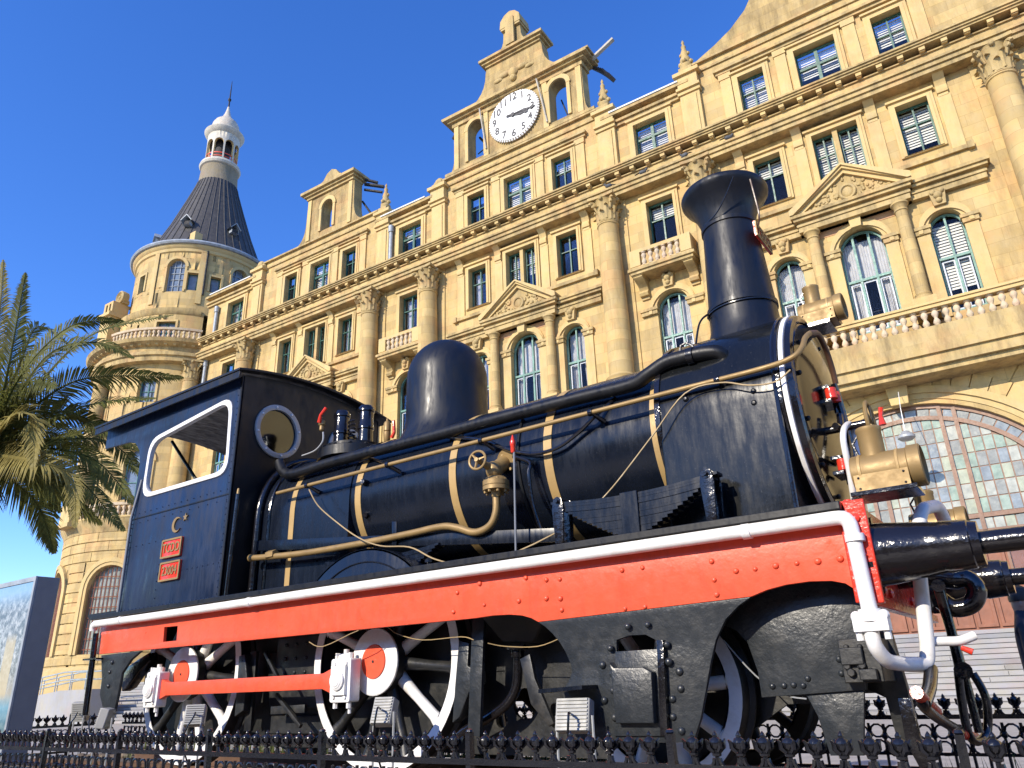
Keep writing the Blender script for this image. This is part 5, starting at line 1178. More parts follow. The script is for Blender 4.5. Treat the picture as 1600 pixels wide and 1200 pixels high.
# leaf springs
def leaf_spring(cx, zt, y, half, hang=True, name='leaf_spring'):
    sp = lo(name, M().box(cx-.058, cx+.058, y-.058, y+.05, zt-.262, zt+.012), 'navy', bevel=.004)
    n = 15
    for i in range(n):
        hl = half*(1-.93*(i/(n-1))**1.05)+.06; z = zt-i*.0165; m = M(); K = 10
        top = []; bot = []
        for k in range(K+1):
            x = -hl+2*hl*k/K; zz_ = z+.03*(x/half)**2-.02*x/half*0
            top.append((cx+x, zz_)); bot.append((cx+x, zz_-.0158))
        m.prism(top+bot[::-1], y-.045+random.uniform(-.003, .003), y+.045)
        lo('spring_leaf', m, 'navy', sp)
    if hang:
        for sx in (-1, 1):
            x = cx+sx*half; z = zt+.03
            m = M().lathe([(.03, y-.065), (.03, y+.065)], (x, 0, z), 'y', 14); m.lathe([(.014, y-.085), (.014, y-.06)], (x, 0, z), 'y', 8)
            for yy in (y-.062, y+.052):
                m.join(plate([[(x-.03, 1.94), (x+.03, 1.94), (x+.03, 2.0), (x+.042, z-.05), (x+.03, z+.02), (x, z+.032), (x-.03, z+.02), (x-.042, z-.05), (x-.03, 2.0)]], yy, yy+.012, .001))
            lo('spring_hanger', m, 'gloss', sp)
    return sp
leaf_spring(-2.01, 2.215, 4.10, .50)
leaf_spring(X2+.02, 2.12, 4.25, .55, False)
for sx in (-.45, .5): lo('spring_hanger', M().cyl((X2+sx, 4.25, 1.94), (X2+sx, 4.25, 2.13), .018, n=10).cyl((X2+sx, 4.25, 1.95), (X2+sx, 4.25, 1.98), .03, n=6).cyl((X2+sx, 4.25, 2.03), (X2+sx, 4.25, 2.06), .03, n=6), 'gloss')
for sx in (-1, 1):
    pass
# safety valves, whistle and cocks on the firebox
vbz = 3.34
svb = lo('safety_valve', M().lathe([(.36, 3.22), (.36, 3.31), (.33, 3.325), (.30, 3.335), (.30, 3.36), (0, 3.36)], (-5.30, YC-.08, 0), 'z', 28), 'black')
for dx, dy in ((-.16, -.05), (.13, 0)):
    lo('valve_column', M().lathe([(.10, 3.34), (.10, 3.38), (.075, 3.40), (.072, 3.52), (.08, 3.53), (.08, 3.56), (.074, 3.57), (.074, 3.70), (.083, 3.71), (.083, 3.74), (.06, 3.77), (0, 3.775)], (-5.30+dx, YC-.08+dy, 0), 'z', 20), 'gloss', svb)
lo('valve_spring', M().tube([(-5.31+.035*math.cos(i*.8), YC-.13+.035*math.sin(i*.8), 3.40+i*.005) for i in range(48)], .009, 6), 'iron', svb)
rbv = data(M().lathe([(.02, 0), (.02, .012), (0, .02)], n=6), 'black')
for i in range(14):
    a = i*2*math.pi/14; inst('rivet', rbv, svb, (-5.30+.335*math.cos(a), YC-.08+.335*math.sin(a), 3.32))
def cock(px, py, y, lever):
    c = P(px, py, y)
    o_ = lo('steam_cock', M().lathe([(.012, -.08), (.022, -.07), (.02, -.03), (.032, -.02), (.032, .02), (.018, .03)], c, 'z', 10), 'gold')
    lo('lever', M().tube([c+Vector((0, -.03, 0)), c+Vector(lever)*.45+Vector((0, -.04, 0)), c+Vector(lever)], [.022, .014, .017], 8), 'redgloss', o_)
    return o_
ck = cock(503, 661, 4.5, (.07, -.02, .13))
lo('cock_tube', M().tube(smooth_path([P(505, 675, 4.5), P(504, 690, 4.5), P(492, 704, 4.5), P(472, 712, 4.5)], 5), .008, 6), 'galv', ck)
wz = P(605, 672, 4.75)
wh = lo('whistle', M().lathe([(.015, -.12), (.03, -.10), (.035, -.04), (.035, -.02), (.028, -.015), (.035, -.01), (.035, .06), (.025, .08), (.012, .085), (.012, .11), (0, .115)], wz, 'z', 14), 'gold')
lo('lever', M().tube([P(612, 684, 4.72), P(616, 676, 4.72), P(615, 657, 4.72)], [.018, .016, .014], 8), 'redgloss', wh)

# ---- cab
ROOF = lambda y: 4.06+.125*(1-((y-YC)/1.03)**2)
XF_, XR_ = -6.02, -7.70
win = [(P(a, b, 4.05).x, P(a, b, 4.05).z) for a, b in [(228, 768), (231, 735), (237, 700)]]
wx0, wx1, wz0, wz1 = -7.53, -6.13, 3.11, 3.80
def winloop(g):
    pts = [(wx0-g, wz0-g), (wx1+.02+g, wz0-g), (wx1-.03+g, wz1+.06+g), (wx0-g, wz1-.09+g)]
    pts = [Vector((p[0], p[1], 0)) for p in pts]; out_ = []
    for i in range(4):
        a, b, c = pts[i-1], pts[i], pts[(i+1) % 4]; r = .17
        p1 = b+(a-b).normalized()*r; p2 = b+(c-b).normalized()*r
        for k in range(6):
            t = k/5; v = p1*(1-t)**2+b*2*t*(1-t)+p2*t*t; out_.append((v.x, v.y))
    return out_
side = [(XR_, 1.945), (XF_, 1.945), (XF_, 4.06), (-8.52, 4.06), (-8.52, 3.83), (-8.0, 3.80), (-7.86, 3.76), (-7.76, 3.66), (XR_-.005, 3.5)]
for y0, y1 in ((4.03, 4.055), (5.845, 5.87)):
    cs = lo('cab_side', plate([side, winloop(0)], y0, y1, .002), 'cabblue')
    lo('window_frame', plate([winloop(.022), winloop(-.022)], y0-.012, y1+.012, .004), 'white', cs)
    if y0 < 5: CS = cs
lo('beading', M().box(XR_, XF_, 4.024, 4.0295, 2.885, 2.897), 'black', CS)
lo('beading', M().box(XF_-.012, XF_+.012, 4.022, 4.0295, 1.945, 4.05), 'black', CS)
rv = M()
def dots(x0, x1, z0, z1, n, r=.0065):
    for i in range(n):
        t = i/max(1, n-1); rv.sph((x0+(x1-x0)*t, 4.029, z0+(z1-z0)*t), r, 6, 4)
dots(XR_+.04, XF_-.05, 2.94, 2.94, 16); dots(XR_+.04, XF_-.05, 2.84, 2.84, 12)
dots(XF_-.04, XF_-.04, 2.0, 2.82, 15); dots(XF_-.04, XF_-.04, 3.0, 4.0, 16)
dots(XR_+.04, XR_+.04, 2.0, 2.8, 12)
dots(-7.05, XF_-.06, 2.27, 2.27, 13); dots(-7.05, -7.05, 2.05, 2.6, 8); dots(XR_+.06, -7.05, 2.6, 2.6, 6)
dots(XR_+.02, XF_-.02, 1.972, 1.972, 26, .012)
lo('rivets', rv, 'cabblue', CS, kind='stuff')
# crescent and star, number plates
mc = P(277, 820, 4.029)
cres = []
for i in range(25):
    a = R_(40+280*i/24); cres.append((mc.x+.075*math.cos(a), mc.z+.075*math.sin(a)))
for i in range(25):
    a = R_(318-276*i/24); cres.append((mc.x+.022+.060*math.cos(a), mc.z+.060*math.sin(a)))
lo('crescent', plate([cres], 4.018, 4.03), 'gold', CS)
sc_ = P(291, 808, 4.029); st = []
for i in range(10):
    a = R_(90+36*i); r = .042 if i % 2 == 0 else .017; st.append((sc_.x+r*math.cos(a), sc_.z+r*math.sin(a)))
lo('star', plate([st], 4.018, 4.03), 'gold', CS)
for (px, py, s_) in ((269, 856, 'TCDD'), (266, 892, '23004')):
    c = P(px, py, 4.02)
    pl_ = lo('number_plate', plate([rrect(c.x-.165, c.x+.165, c.z-.09, c.z+.09, .012)], 4.012, 4.03, .002), 'redgloss')
    lo('plate_border', plate([rrect(c.x-.165, c.x+.165, c.z-.09, c.z+.09, .012), rrect(c.x-.148, c.x+.148, c.z-.073, c.z+.073, .01)], 4.004, 4.013), 'gold', pl_)
    t = text_mesh(s_, .125 if s_ == 'TCDD' else .12, .004, 'gold', .0015); inst('lettering', t, pl_, (c.x, 4.009, c.z), (math.pi/2, 0, 0), (.82, 1, 1))
# cab front with portholes
pr = [(YC+.915*math.cos(a)*1.0, 0) for a in ()]
fr = [(4.04, 1.945), (5.86, 1.945)]+[(5.86-1.82*i/16, ROOF(5.86-1.82*i/16)-.02) for i in range(17)]
pc = [(4.49, 3.60), (5.41, 3.60)]
cf = lo('cab_front', plate([fr]+[circ(y, z, .225, 36) for y, z in pc], -6.045, -6.02, 0, 'x'), 'black')
for y, z in pc:
    wf = lo('porthole', plate([circ(y, z, .275, 40), circ(y, z, .222, 40)], -6.035, -6.0, .003, 'x'), 'galv')
    lo('pane', plate([circ(y, z, .224, 36)], -6.034, -6.028, 0, 'x'), 'skyglass', wf)
    bt = data(M().lathe([(.011, 0), (.011, .008), (0, .012)], n=8), 'white')
    for i in range(8):
        a = i*math.pi/4+.2; inst('bolt', bt, wf, (-6.0, y+.248*math.cos(a), z+.248*math.sin(a)), (0, math.pi/2, 0))
rpts = [(3.915+2.07*i/20, ROOF(3.915+2.07*i/20)) for i in range(21)]
lo('cab_roof', M().prism(rpts+[(y, z+.028) for y, z in rpts[::-1]], -8.62, -5.92, 'x'), 'black', bevel=.006)
lo('roof_edge', M().box(-8.60, -5.93, 3.925, 3.945, 3.985, 4.06), 'black', bevel=.004)
lo('cab_floor', M().box(-8.3, -6.05, 4.06, 5.84, 1.95, 2.0), 'black')
lo('backhead', M().prism(dshape(.60, 1.96), -6.30, -6.05, 'x'), 'black')
lo('cab_brace', M().tube([P(269, 690, 4.5), P(310, 755, 4.5)], .018, 8), 'under')
lo('cab_post', M().tube([P(372, 772, 4.0), P(353, 935, 4.0)], .018, 12), 'gloss')
lo('post_tip', M().lathe([(.012, 0), (.014, .01), (.010, .05), (0, .055)], P(372, 772, 4.0), 'z', 10), 'strap')
lo('cab_post', M().tube([P(222, 750, 4.03), P(205, 810, 4.0), P(183, 965, 4.0)], .014, 12), 'slate_grey')

# ---- front end: buffer beam, buffers, hook, pipes, lamps
bb = lo('buffer_beam', M().box(-.83, -.79, 3.95, 5.98, 1.47, 1.955), 'redgloss', bevel=.006)
lo('beam_flange', M().box(-.80, -.70, 3.93, 3.965, 1.46, 1.95), 'redgloss', bb, bevel=.006)
lo('beam_flange', M().box(-.80, -.765, 3.97, 5.96, 1.90, 1.965), 'redgloss', bb, bevel=.006)
lo('beam_flange', M().box(-.80, -.755, 3.97, 5.96, 1.462, 1.51), 'redgloss', bb, bevel=.006)
rvb = data(M().lathe([(.026, 0), (.026, .014), (.012, .024), (0, .025)], n=8), 'redgloss')
for y in (4.25, 4.45, 4.62, 5.25, 5.42, 5.6):
    for z in (1.56, 1.72, 1.86): inst('rivet', rvb, bb, (-.79, y, z), (0, math.pi/2, 0))
for z in (1.52, 1.60, 1.68, 1.78, 1.86): inst('rivet', rvb, bb, (-.75, 3.93, z), (math.pi/2, 0, 0), .8)
for by_ in (4.10, 5.82):
    BZ = 1.70
    bf = lo('buffer', M().lathe([(.185, -.79), (.185, -.75), (.16, -.735), (.15, -.70), (.148, -.66), (.13, -.52), (.118, -.43), (.122, -.42), (.112, -.31), (.106, -.305), (.10, -.27), (.052, -.268), (.052, -.01), (.08, 0), (.20, .02), (.20, .045), (0, .06)], (0, by_, BZ), 'x', 36), 'gloss')
    for i in range(6):
        a = i*math.pi/3+.4; lo('buffer_bolt', M().cyl((-.75, by_+.165*math.cos(a), BZ+.165*math.sin(a)), (-.715, by_+.165*math.cos(a), BZ+.165*math.sin(a)), .024, n=6), 'gloss', bf)
# draw hook and screw coupling
hk = smooth_path([(-.79, YC, 1.66), (-.62, YC, 1.66), P(1490, 905, YC), P(1512, 905, YC), P(1526, 922, YC), P(1518, 943, YC), P(1492, 950, YC), P(1470, 938, YC)], 5)
hko = lo('draw_hook', M().tube(hk, [.055]*12+[.05]*(len(hk)-12), 12), 'gloss')
cp = M()
for dy in (-.06, .06): cp.tube([P(1466, 915, YC+dy), P(1486, 985, YC+dy), P(1500, 1040, YC+dy)], [.03, .026, .03], 10)
cp.cyl(P(1466, 915, YC-.1), P(1466, 915, YC+.1), .035, n=12)
lo('coupling_shackle', cp, 'gloss', hko)
cp = M().cyl(P(1505, 1048, YC-.13), P(1505, 1048, YC+.13), .045, n=14).tube([P(1505, 1048, YC), P(1520, 1105, YC), P(1530, 1145, YC)], .022, 10)
cp.tube(smooth_path([P(1497, 1050, YC-.08), P(1505, 1110, YC-.08), P(1515, 1150, YC-.07), P(1530, 1158, YC), P(1543, 1140, YC+.1), P(1540, 1090, YC+.1), P(1520, 1052, YC+.1)], 5), .022, 10)
lo('coupling_link', cp, 'gloss', hko)
# white brake pipes in front
wv = [(-.765, 3.905, 1.42), P(1361, 985, 3.905), P(1366, 1008, 3.905), P(1384, 1033, 3.98), P(1412, 1038, 4.12), P(1449, 1038, 4.27), P(1449, 1010, 4.27), P(1437, 900, 4.29), P(1434, 830, 4.32), P(1440, 795, 4.36), P(1465, 790, 4.6), P(1475, 812, 4.7)]
wvo = lo('brake_pipe', M().tube(fillet(wv, .06, 5), .034, 14), 'white', label='white brake pipe looping down in front of the buffer beam')
c = P(1364, 982, 3.905)
flg = M().box(c.x-.075, c.x+.075, 3.865, 3.945, c.z-.012, c.z+.045).cyl(c+Vector((0, 0, .03)), c+Vector((0, 0, .085)), .05, n=14)
for sx in (-.06, .06): flg.cyl(c+Vector((sx, -.01, -.05)), c+Vector((sx, -.01, .065)), .016, n=8).sph(c+Vector((sx, -.01, .055)), .026, 8, 6)
lo('pipe_flange', flg, 'white', wvo)
wv2 = [P(1452, 1003, 4.30), P(1475, 1002, 4.33), P(1500, 1001, 4.36), P(1522, 993, 4.4)]
lo('brake_pipe', M().tube(smooth_path(wv2, 4), .022, 12), 'white')
lo('lever', M().tube([P(1502, 1012, 4.36), P(1520, 1019, 4.36)], [.012, .016], 8), 'redgloss')
for pts, m_, r in (([(1440, 1090), (1445, 1105), (1470, 1125), (1500, 1142)], 'gloss', .024), ([(1432, 1082), (1448, 1098), (1462, 1112)], 'redgloss', .027), ([(1500, 1147), (1525, 1152)], 'redgloss', .025), ([(1455, 1045), (1452, 1075), (1443, 1100)], 'gloss', .03)):
    lo('brake_hose', M().tube(smooth_path([PX(a, b, -.62) for a, b in pts], 4), r, 10), m_)
lo('grey_hose', M().tube(smooth_path([PX(1336, 792, -.86), PX(1328, 740, -.84), PX(1318, 690, -.83), PX(1320, 668, -.82), PX(1330, 664, -.82), PX(1338, 690, -.8), PX(1344, 725, -.8)], 5), .018, 10), 'white')
# door gear
def hinge(px, py, x):
    c = PX(px, py, x)
    h = lo('door_hinge', M().box(x-.05, x+.01, c.y-.03, c.y+.16, c.z-.055, c.z-.035).box(x-.05, x+.01, c.y-.03, c.y+.16, c.z+.035, c.z+.055).cyl(c+Vector((0, .12, -.09)), c+Vector((0, .12, .09)), .015, n=8), 'gloss')
    for dy in (0, .09): lo('hinge_roller', M().cyl(c+Vector((.01, dy, -.033)), c+Vector((.01, dy, .033)), .034, n=14), 'redgloss', h)
hinge(1296, 616, -.90); hinge(1315, 727, -.90)
lo('hinge_post', M().tube([PX(1302, 600, -.88), PX(1320, 660, -.87), PX(1338, 790, -.86)], .018, 8), 'gloss')
c = PX(1300, 672, -.92); lo('door_handle', M().cyl((-.96, c.y, c.z), (-.72, c.y, c.z), .024, n=12).tube([c+Vector((.05, -.14, -.02)), c+Vector((.05, .02, 0)), c+Vector((.05, .05, .10))], .02, 8), 'gloss')
hwc2 = Vector((-.70, c.y, c.z)); handwheel('door_handwheel', hwc2, Vector((1, 0, 0)), .12, .012, 'gold', door, 4)
def lamp(c, s, name='head_lamp', label=None):
    x, y, z = c
    b_ = M().lathe([(.085*s, -.14*s), (.088*s, -.13*s), (.088*s, .10*s), (.096*s, .105*s), (.096*s, .155*s), (.088*s, .16*s), (.075*s, .13*s)], c, 'x', 28, caps=True)
    b_.box(x-.13*s, x+.10*s, y-.088*s, y+.088*s, z-.10*s, z-.02*s)
    la = lo(name, b_, 'gold', label=label)
    lo('lamp_seam', M().lathe([(.0885*s, -.108*s), (.0915*s, -.106*s), (.0915*s, -.094*s), (.0885*s, -.092*s)], c, 'x', 28, caps=False).lathe([(.0885*s, .055*s), (.091*s, .057*s), (.091*s, .067*s), (.0885*s, .069*s)], c, 'x', 28, caps=False), 'strap', la)
    for bx_ in (-.11, .08):
        for bz_ in (-.085, -.035): lo('lamp_screw', M().sph((x+bx_*s, y-.088*s, z+bz_*s), .006*s, 6, 4), 'iron', la)
    lo('lamp_chimney', M().lathe([(.055*s, .05*s), (.055*s, .19*s), (.058*s, .195*s), (.058*s, .21*s), (.05*s, .215*s), (0, .215*s)], (x-.04*s, y, z), 'z', 20), 'gold', la)
    lo('lamp_lens', M().lathe([(0, .135*s), (.078*s, .132*s), (.078*s, .14*s)], c, 'x', 24), 'skyglass', la)
    lo('lamp_handle', M().tube([(x-.1*s, y, z+.07*s), (x-.12*s, y, z+.15*s), (x-.08*s, y, z+.2*s)], .006*s, 6), 'iron', la)
    return la
c = P(1283, 488, 4.95); lamp(c, .95, label='gold head lamp standing on top of the smokebox front')
lo('lamp_bracket', M().box(c.x-.22, c.x+.06, c.y-.10, c.y+.10, c.z-.125, c.z-.10).cyl((c.x-.12, c.y, c.z-.12), (-1.05, YC, 3.36), .02, n=8), 'gloss')
c = P(1385, 735, 4.22); lamp(c, 1.12, label='gold lamp on a shelf above the near buffer')
lo('lamp_bracket', M().box(c.x-.17, c.x+.14, c.y-.13, c.y+.11, c.z-.135, c.z-.112).box(c.x-.19, c.x-.15, c.y-.03, c.y+.03, 1.95, c.z-.12), 'gloss', bevel=.003)
c = P(1466, 822, 5.72); lamp(c, 1.12, label='gold lamp above the far buffer')
lo('lamp_bracket', M().box(c.x-.17, c.x+.14, c.y-.13, c.y+.11, c.z-.135, c.z-.112).box(c.x-.19, c.x-.15, c.y-.03, c.y+.03, 1.95, c.z-.12), 'gloss', bevel=.003)
c = P(1376, 650, 4.25); lo('lever', M().tube([c+Vector((0, 0, -.05)), c, c+Vector((.01, 0, .045))], [.02, .010, .014], 8), 'redgloss')
lo('wire', M().tube(smooth_path([P(483, 1003, 3.96), P(505, 1010, 3.97), P(560, 985, 3.98), P(600, 978, 4.2), P(620, 990, 4.1), P(660, 1000, 4.1), P(720, 995, 4.1), P(740, 1000, 4.1)], 4), .0032, 5), 'wire')
lo('wire', M().tube(smooth_path([P(762, 1005, 4.1), P(790, 1010, 4.15), P(840, 1010, 4.15), P(878, 996, 3.99)], 4), .0032, 5), 'wire')
lo('wire', M().tube(smooth_path([P(1130, 1000, 4.2), P(1180, 1055, 4.2), P(1225, 1085, 4.2), P(1260, 1092, 4.15)], 4), .004, 5), 'galv')

# ================================================================== track under the engine
tr = empty('railway_track', (-4.3, YC, .40), 'short rusty rail track with timber sleepers under the locomotive', 'track')
rp_ = [(-.065, 0), (.065, 0), (.065, .015), (.012, .03), (.012, .13), (.035, .14), (.035, .17), (-.035, .17), (-.035, .13+.01), (-.012, .13), (-.012, .03), (-.065, .015)]
for y in (4.37, 5.53): obj('rail', M().prism([(y+a, .44+b) for a, b in rp_], -9.6, .9, 'x'), 'rust', tr)
for i in range(16): obj('sleeper', M().box(-9.4+i*.66, -9.16+i*.66, 3.75+random.uniform(-.04, .04), 6.15, .401, .44), 'wood', tr, bevel=.01)
# loose stones and grass on the bed
rs = random.Random(11)
m = M()
for i in range(900):
    x, y = rs.uniform(-12.8, 1.2), rs.uniform(2.8, 4.0) if i % 3 else rs.uniform(6.2, 7.1)
    r = rs.uniform(.02, .07); m.sph((x, y, .40+r*.4), r, 6, 4, (rs.uniform(.8, 1.4), rs.uniform(.8, 1.4), .7))
tag(obj('gravel_stones', m, 'gravel', None, smooth=0), 'loose brown stones lying on the bed behind the fence', 'stones', kind='stuff')
m = M()
for i in range(5200):
    cx_ = rs.choice((-6.6, -6.2, -8.5, -9.5, -5.4, -4.4, .2, -10.5, -7.4)); x, y = rs.gauss(cx_, .5), rs.choice((rs.uniform(2.75, 3.7), rs.uniform(6.3, 7.1)))
    h = rs.uniform(.08, .34); a = rs.uniform(0, 6.28); b_ = rs.uniform(0, .5)*h; w = .006
    m.add([(x-w*math.sin(a), y+w*math.cos(a), .40), (x+w*math.sin(a), y-w*math.cos(a), .40), (x+b_*math.cos(a), y+b_*math.sin(a), .40+h)], [(0, 1, 2)])
tag(obj('grass', m, 'grass', None, smooth=0), 'yellow green grass growing in the bed behind the fence', 'grass', kind='stuff')

# ================================================================== iron fences
FZ = 1.0
def finial_mesh(s=1, loops=True):
    m = M().lathe([(.007, -.10), (.007, -.058), (.015, -.055), (.016, -.048), (.008, -.044), (.009, -.038), (.019, -.03), (.022, -.018), (.017, -.006), (.008, 0), (.009, .006), (.006, .012), (.0, .02)], n=8)
    for i in range(4):
        a = i*math.pi/2+math.pi/4; u = Vector((math.cos(a), math.sin(a), 0))
        m.tube([u*.012+Vector((0, 0, -.044)), u*.027+Vector((0, 0, -.03)), u*.028+Vector((0, 0, -.016)), u*.036+Vector((0, 0, -.006))], [.006, .008, .007, .003], 5)
    if loops:
        m.tube([Vector((.008+.032*(1-math.cos(t)), 0, -.062-.034*math.sin(t))) for t in [math.pi*k/8 for k in range(9)]], .0075, 6)
    # lower panel: lozenge bars under the rail
    m.tube([(0, 0, -.125), (0, 0, -.55)], .008, 6); m.lathe([(.008, -.17), (.019, -.18), (.019, -.19), (.008, -.20)], n=8)
    m.tube([Vector((.04-.034*math.cos(t), 0, -.165-.034*math.sin(t))) for t in [2*math.pi*k/10 for k in range(10)]], .006, 5, closed=True)
    m.tube([Vector((.04-.034*math.cos(t), 0, -.245-.034*math.sin(t))) for t in [2*math.pi*k/10 for k in range(10)]], .006, 5, closed=True)
    return m
FIN = data(finial_mesh(), 'iron')
def fence(name, p0, p1, label, pitch=.08, per=10, sc=1.0):
    p0, p1 = Vector(p0), Vector(p1); d = (p1-p0); ln = d.length; d.normalize(); ang = math.atan2(d.y, d.x)
    f = empty(name, p0, label, 'fence', 'iron fences around the engine'); XF[f] = lambda v, o=p0: (v[0]-o.x, v[1]-o.y, v[2])
    n_ = Vector((-d.y, d.x, 0))
    def bar3(z0, z1, w):
        a, b_ = p0-n_*w, p1-n_*w; c_, e = p1+n_*w, p0+n_*w
        return M().add([(q_.x, q_.y, z) for z in (z0, z1) for q_ in (a, b_, c_, e)], [(0, 3, 2, 1), (4, 5, 6, 7), (0, 1, 5, 4), (1, 2, 6, 5), (2, 3, 7, 6), (3, 0, 4, 7)])
    for z0, z1 in ((FZ-.125*sc, FZ-.103*sc), (FZ-.30*sc, FZ-.285*sc), (.44, .47)): obj('rail', bar3(z0, z1, .014), 'iron', f)
    pst = data(M().box(-.012, .012, -.014, .014, -.56, .0).lathe([(.010, 0), (.016, .004), (.012, .012), (0, .016)], n=8), 'iron')
    k = int(ln/(pitch*sc)); j = 0
    for i in range(k):
        p = p0+d*((i+.5)*pitch*sc)
        if i % (per+1) == per:
            o = bpy.data.objects.new('post', pst); o.location = (p.x-p0.x, p.y-p0.y, FZ-.01)
        else:
            o = bpy.data.objects.new('finial_bar', FIN); o.location = (p.x-p0.x, p.y-p0.y, FZ-.02*sc)
        COL.objects.link(o); o.parent = f; o.rotation_euler = (random.uniform(-.03, .03), random.uniform(-.03, .03), ang+random.uniform(-.12, .12)); o.scale = (sc, sc, sc*random.uniform(.97, 1.02))
    return f
fence('iron_fence', (-9.9, 2.6, 0), (.35, 2.6, 0), 'low black cast iron fence with bud finials along the front of the picture', .0793)
fence('iron_fence', (-13.2, 7.3, 0), (1.5, 7.3, 0), 'black iron fence with bud finials running behind the locomotive', .08, 10, 1.5)
fence('iron_fence', (-13.3, 2.6, 0), (-13.3, 7.2, 0), 'black iron fence closing the far end behind the cab', .08, 10, 1.5)

# ================================================================== floodlights on the bed
def floodlight(px, py, y, w, h, rz, tilt, label, s=1):
    c = P(px, py, y); f = empty('floodlight', (c.x, c.y, .40), label, 'floodlight', 'grey floodlights beside the wheels'); XF[f] = lambda v: v
    zc = c.z-.40
    Rm = Matrix.Rotation(rz, 4, 'Z') @ Matrix.Rotation(tilt, 4, 'X')
    def tf(v): q_ = Rm @ Vector(v); return (q_.x, q_.y, q_.z+zc)
    hs_ = M().join(M().box(-w/2, w/2, -.03, .05, -h/2, h/2), tf); obj('housing', hs_, 'fins', f, bevel=.008)
    fn = M()
    for i in range(9): z = -h/2+h*(i+.5)/9; fn.join(M().box(-w/2+.01, w/2-.01, -.038, -.03, z-.006, z+.006), tf)
    obj('cooling_fins', fn, 'fins', f)
    obj('lamp_glass', M().join(M().box(-w/2+.01, w/2-.01, .0505, .054, -h/2+.01, h/2-.01), tf), 'glass', f)
    obj('bracket', M().tube([(-w/2-.015, 0, zc), (-w/2-.015, 0, .05), (0, 0, .005), (w/2+.015, 0, .05), (w/2+.015, 0, zc)], .008, 6).box(-.05, .05, -.05, .05, 0, .01), 'galv', f)
    obj('cable', M().tube(smooth_path([tf((0, -.05, 0)), tf((.02, -.12, -.03)), (.03, -.1, zc-.2), (.1, .05, .02)], 4), .007, 5), 'iron', f)
floodlight(600, 1112, 3.9, .15, .17, .25, -.35, 'grey finned floodlight in front of the middle driving wheel')
floodlight(897, 1118, 3.85, .20, .17, .15, -.25, 'grey finned floodlight beside the axlebox plate')
floodlight(164, 1122, 3.9, .22, .17, -.8, -.2, 'grey floodlight below the rear corner of the cab')
floodlight(125, 1112, 4.6, .17, .2, .6, .2, 'small grey floodlight against the post behind the rear floodlight')
floodlight(305, 1118, 4.0, .16, .16, .8, -.3, 'grey floodlight in front of the rear driving wheel')

# ================================================================== billboard
sgn = empty('billboard', (-14.2, 5.6, 0), 'tall grey metal display box with a faded photographic poster', 'billboard')
obj('cabinet', M().box(-15.6, -12.9, 5.44, 5.77, .0, 3.0), 'slate_grey', sgn, bevel=.01)
t = NT('faded poster'); sepx = t.node('ShaderNodeSeparateXYZ'); t.l.new(t.pos, sepx.inputs[0])
mr = t.node('ShaderNodeMapRange'); mr.inputs[1].default_value = .6; mr.inputs[2].default_value = 3.0; t.l.new(sepx.outputs[2], mr.inputs[0])
grad = t.ramp(mr.outputs[0], [(0, (.10, .12, .08)), (.22, (.08, .25, .36)), (.3, (.30, .27, .22)), (.6, (.22, .24, .28)), (.78, (.14, .18, .22)), (.92, (.22, .36, .50)), (1, (.16, .32, .52))])
cr = t.ramp(t.noise(9, 6, .75), [(.42, (.07, .08, .10)), (.55, (.30, .32, .34)), (.68, (.62, .62, .60))])
col_ = t.mix(t.ramp(mr.outputs[0], [(.3, .15), (.42, .8), (.8, .85), (.92, .1)]), grad, cr)
mrx = t.node('ShaderNodeMath', operation='ABSOLUTE'); sub = t.node('ShaderNodeMath', operation='SUBTRACT'); sub.inputs[1].default_value = -13.35; t.l.new(sepx.outputs[0], sub.inputs[0]); t.l.new(sub.outputs[0], mrx.inputs[0])
fg = t.node('ShaderNodeMath', operation='LESS_THAN'); fg.inputs[1].default_value = .16; t.l.new(mrx.outputs[0], fg.inputs[0])
fz_ = t.ramp(mr.outputs[0], [(.26, 0.), (.30, .75), (.60, .75), (.66, 0.)])
fm = t.node('ShaderNodeMath', operation='MULTIPLY'); t.l.new(fg.outputs[0], fm.inputs[0]); t.l.new(fz_, fm.inputs[1])
col_ = t.mix(fm.outputs[0], col_, (.42, .34, .20)); t.col(col_); t.rough(.25); MT['poster'] = t.m
obj('poster', M().box(-15.55, -12.96, 5.425, 5.437, .55, 2.93), 'poster', sgn)
obj('poster_frame', M().join(plate([rect(-15.6, -12.9, .5, 3.0), rect(-15.55, -12.96, .55, 2.93)], 5.41, 5.438)), 'lead', sgn)

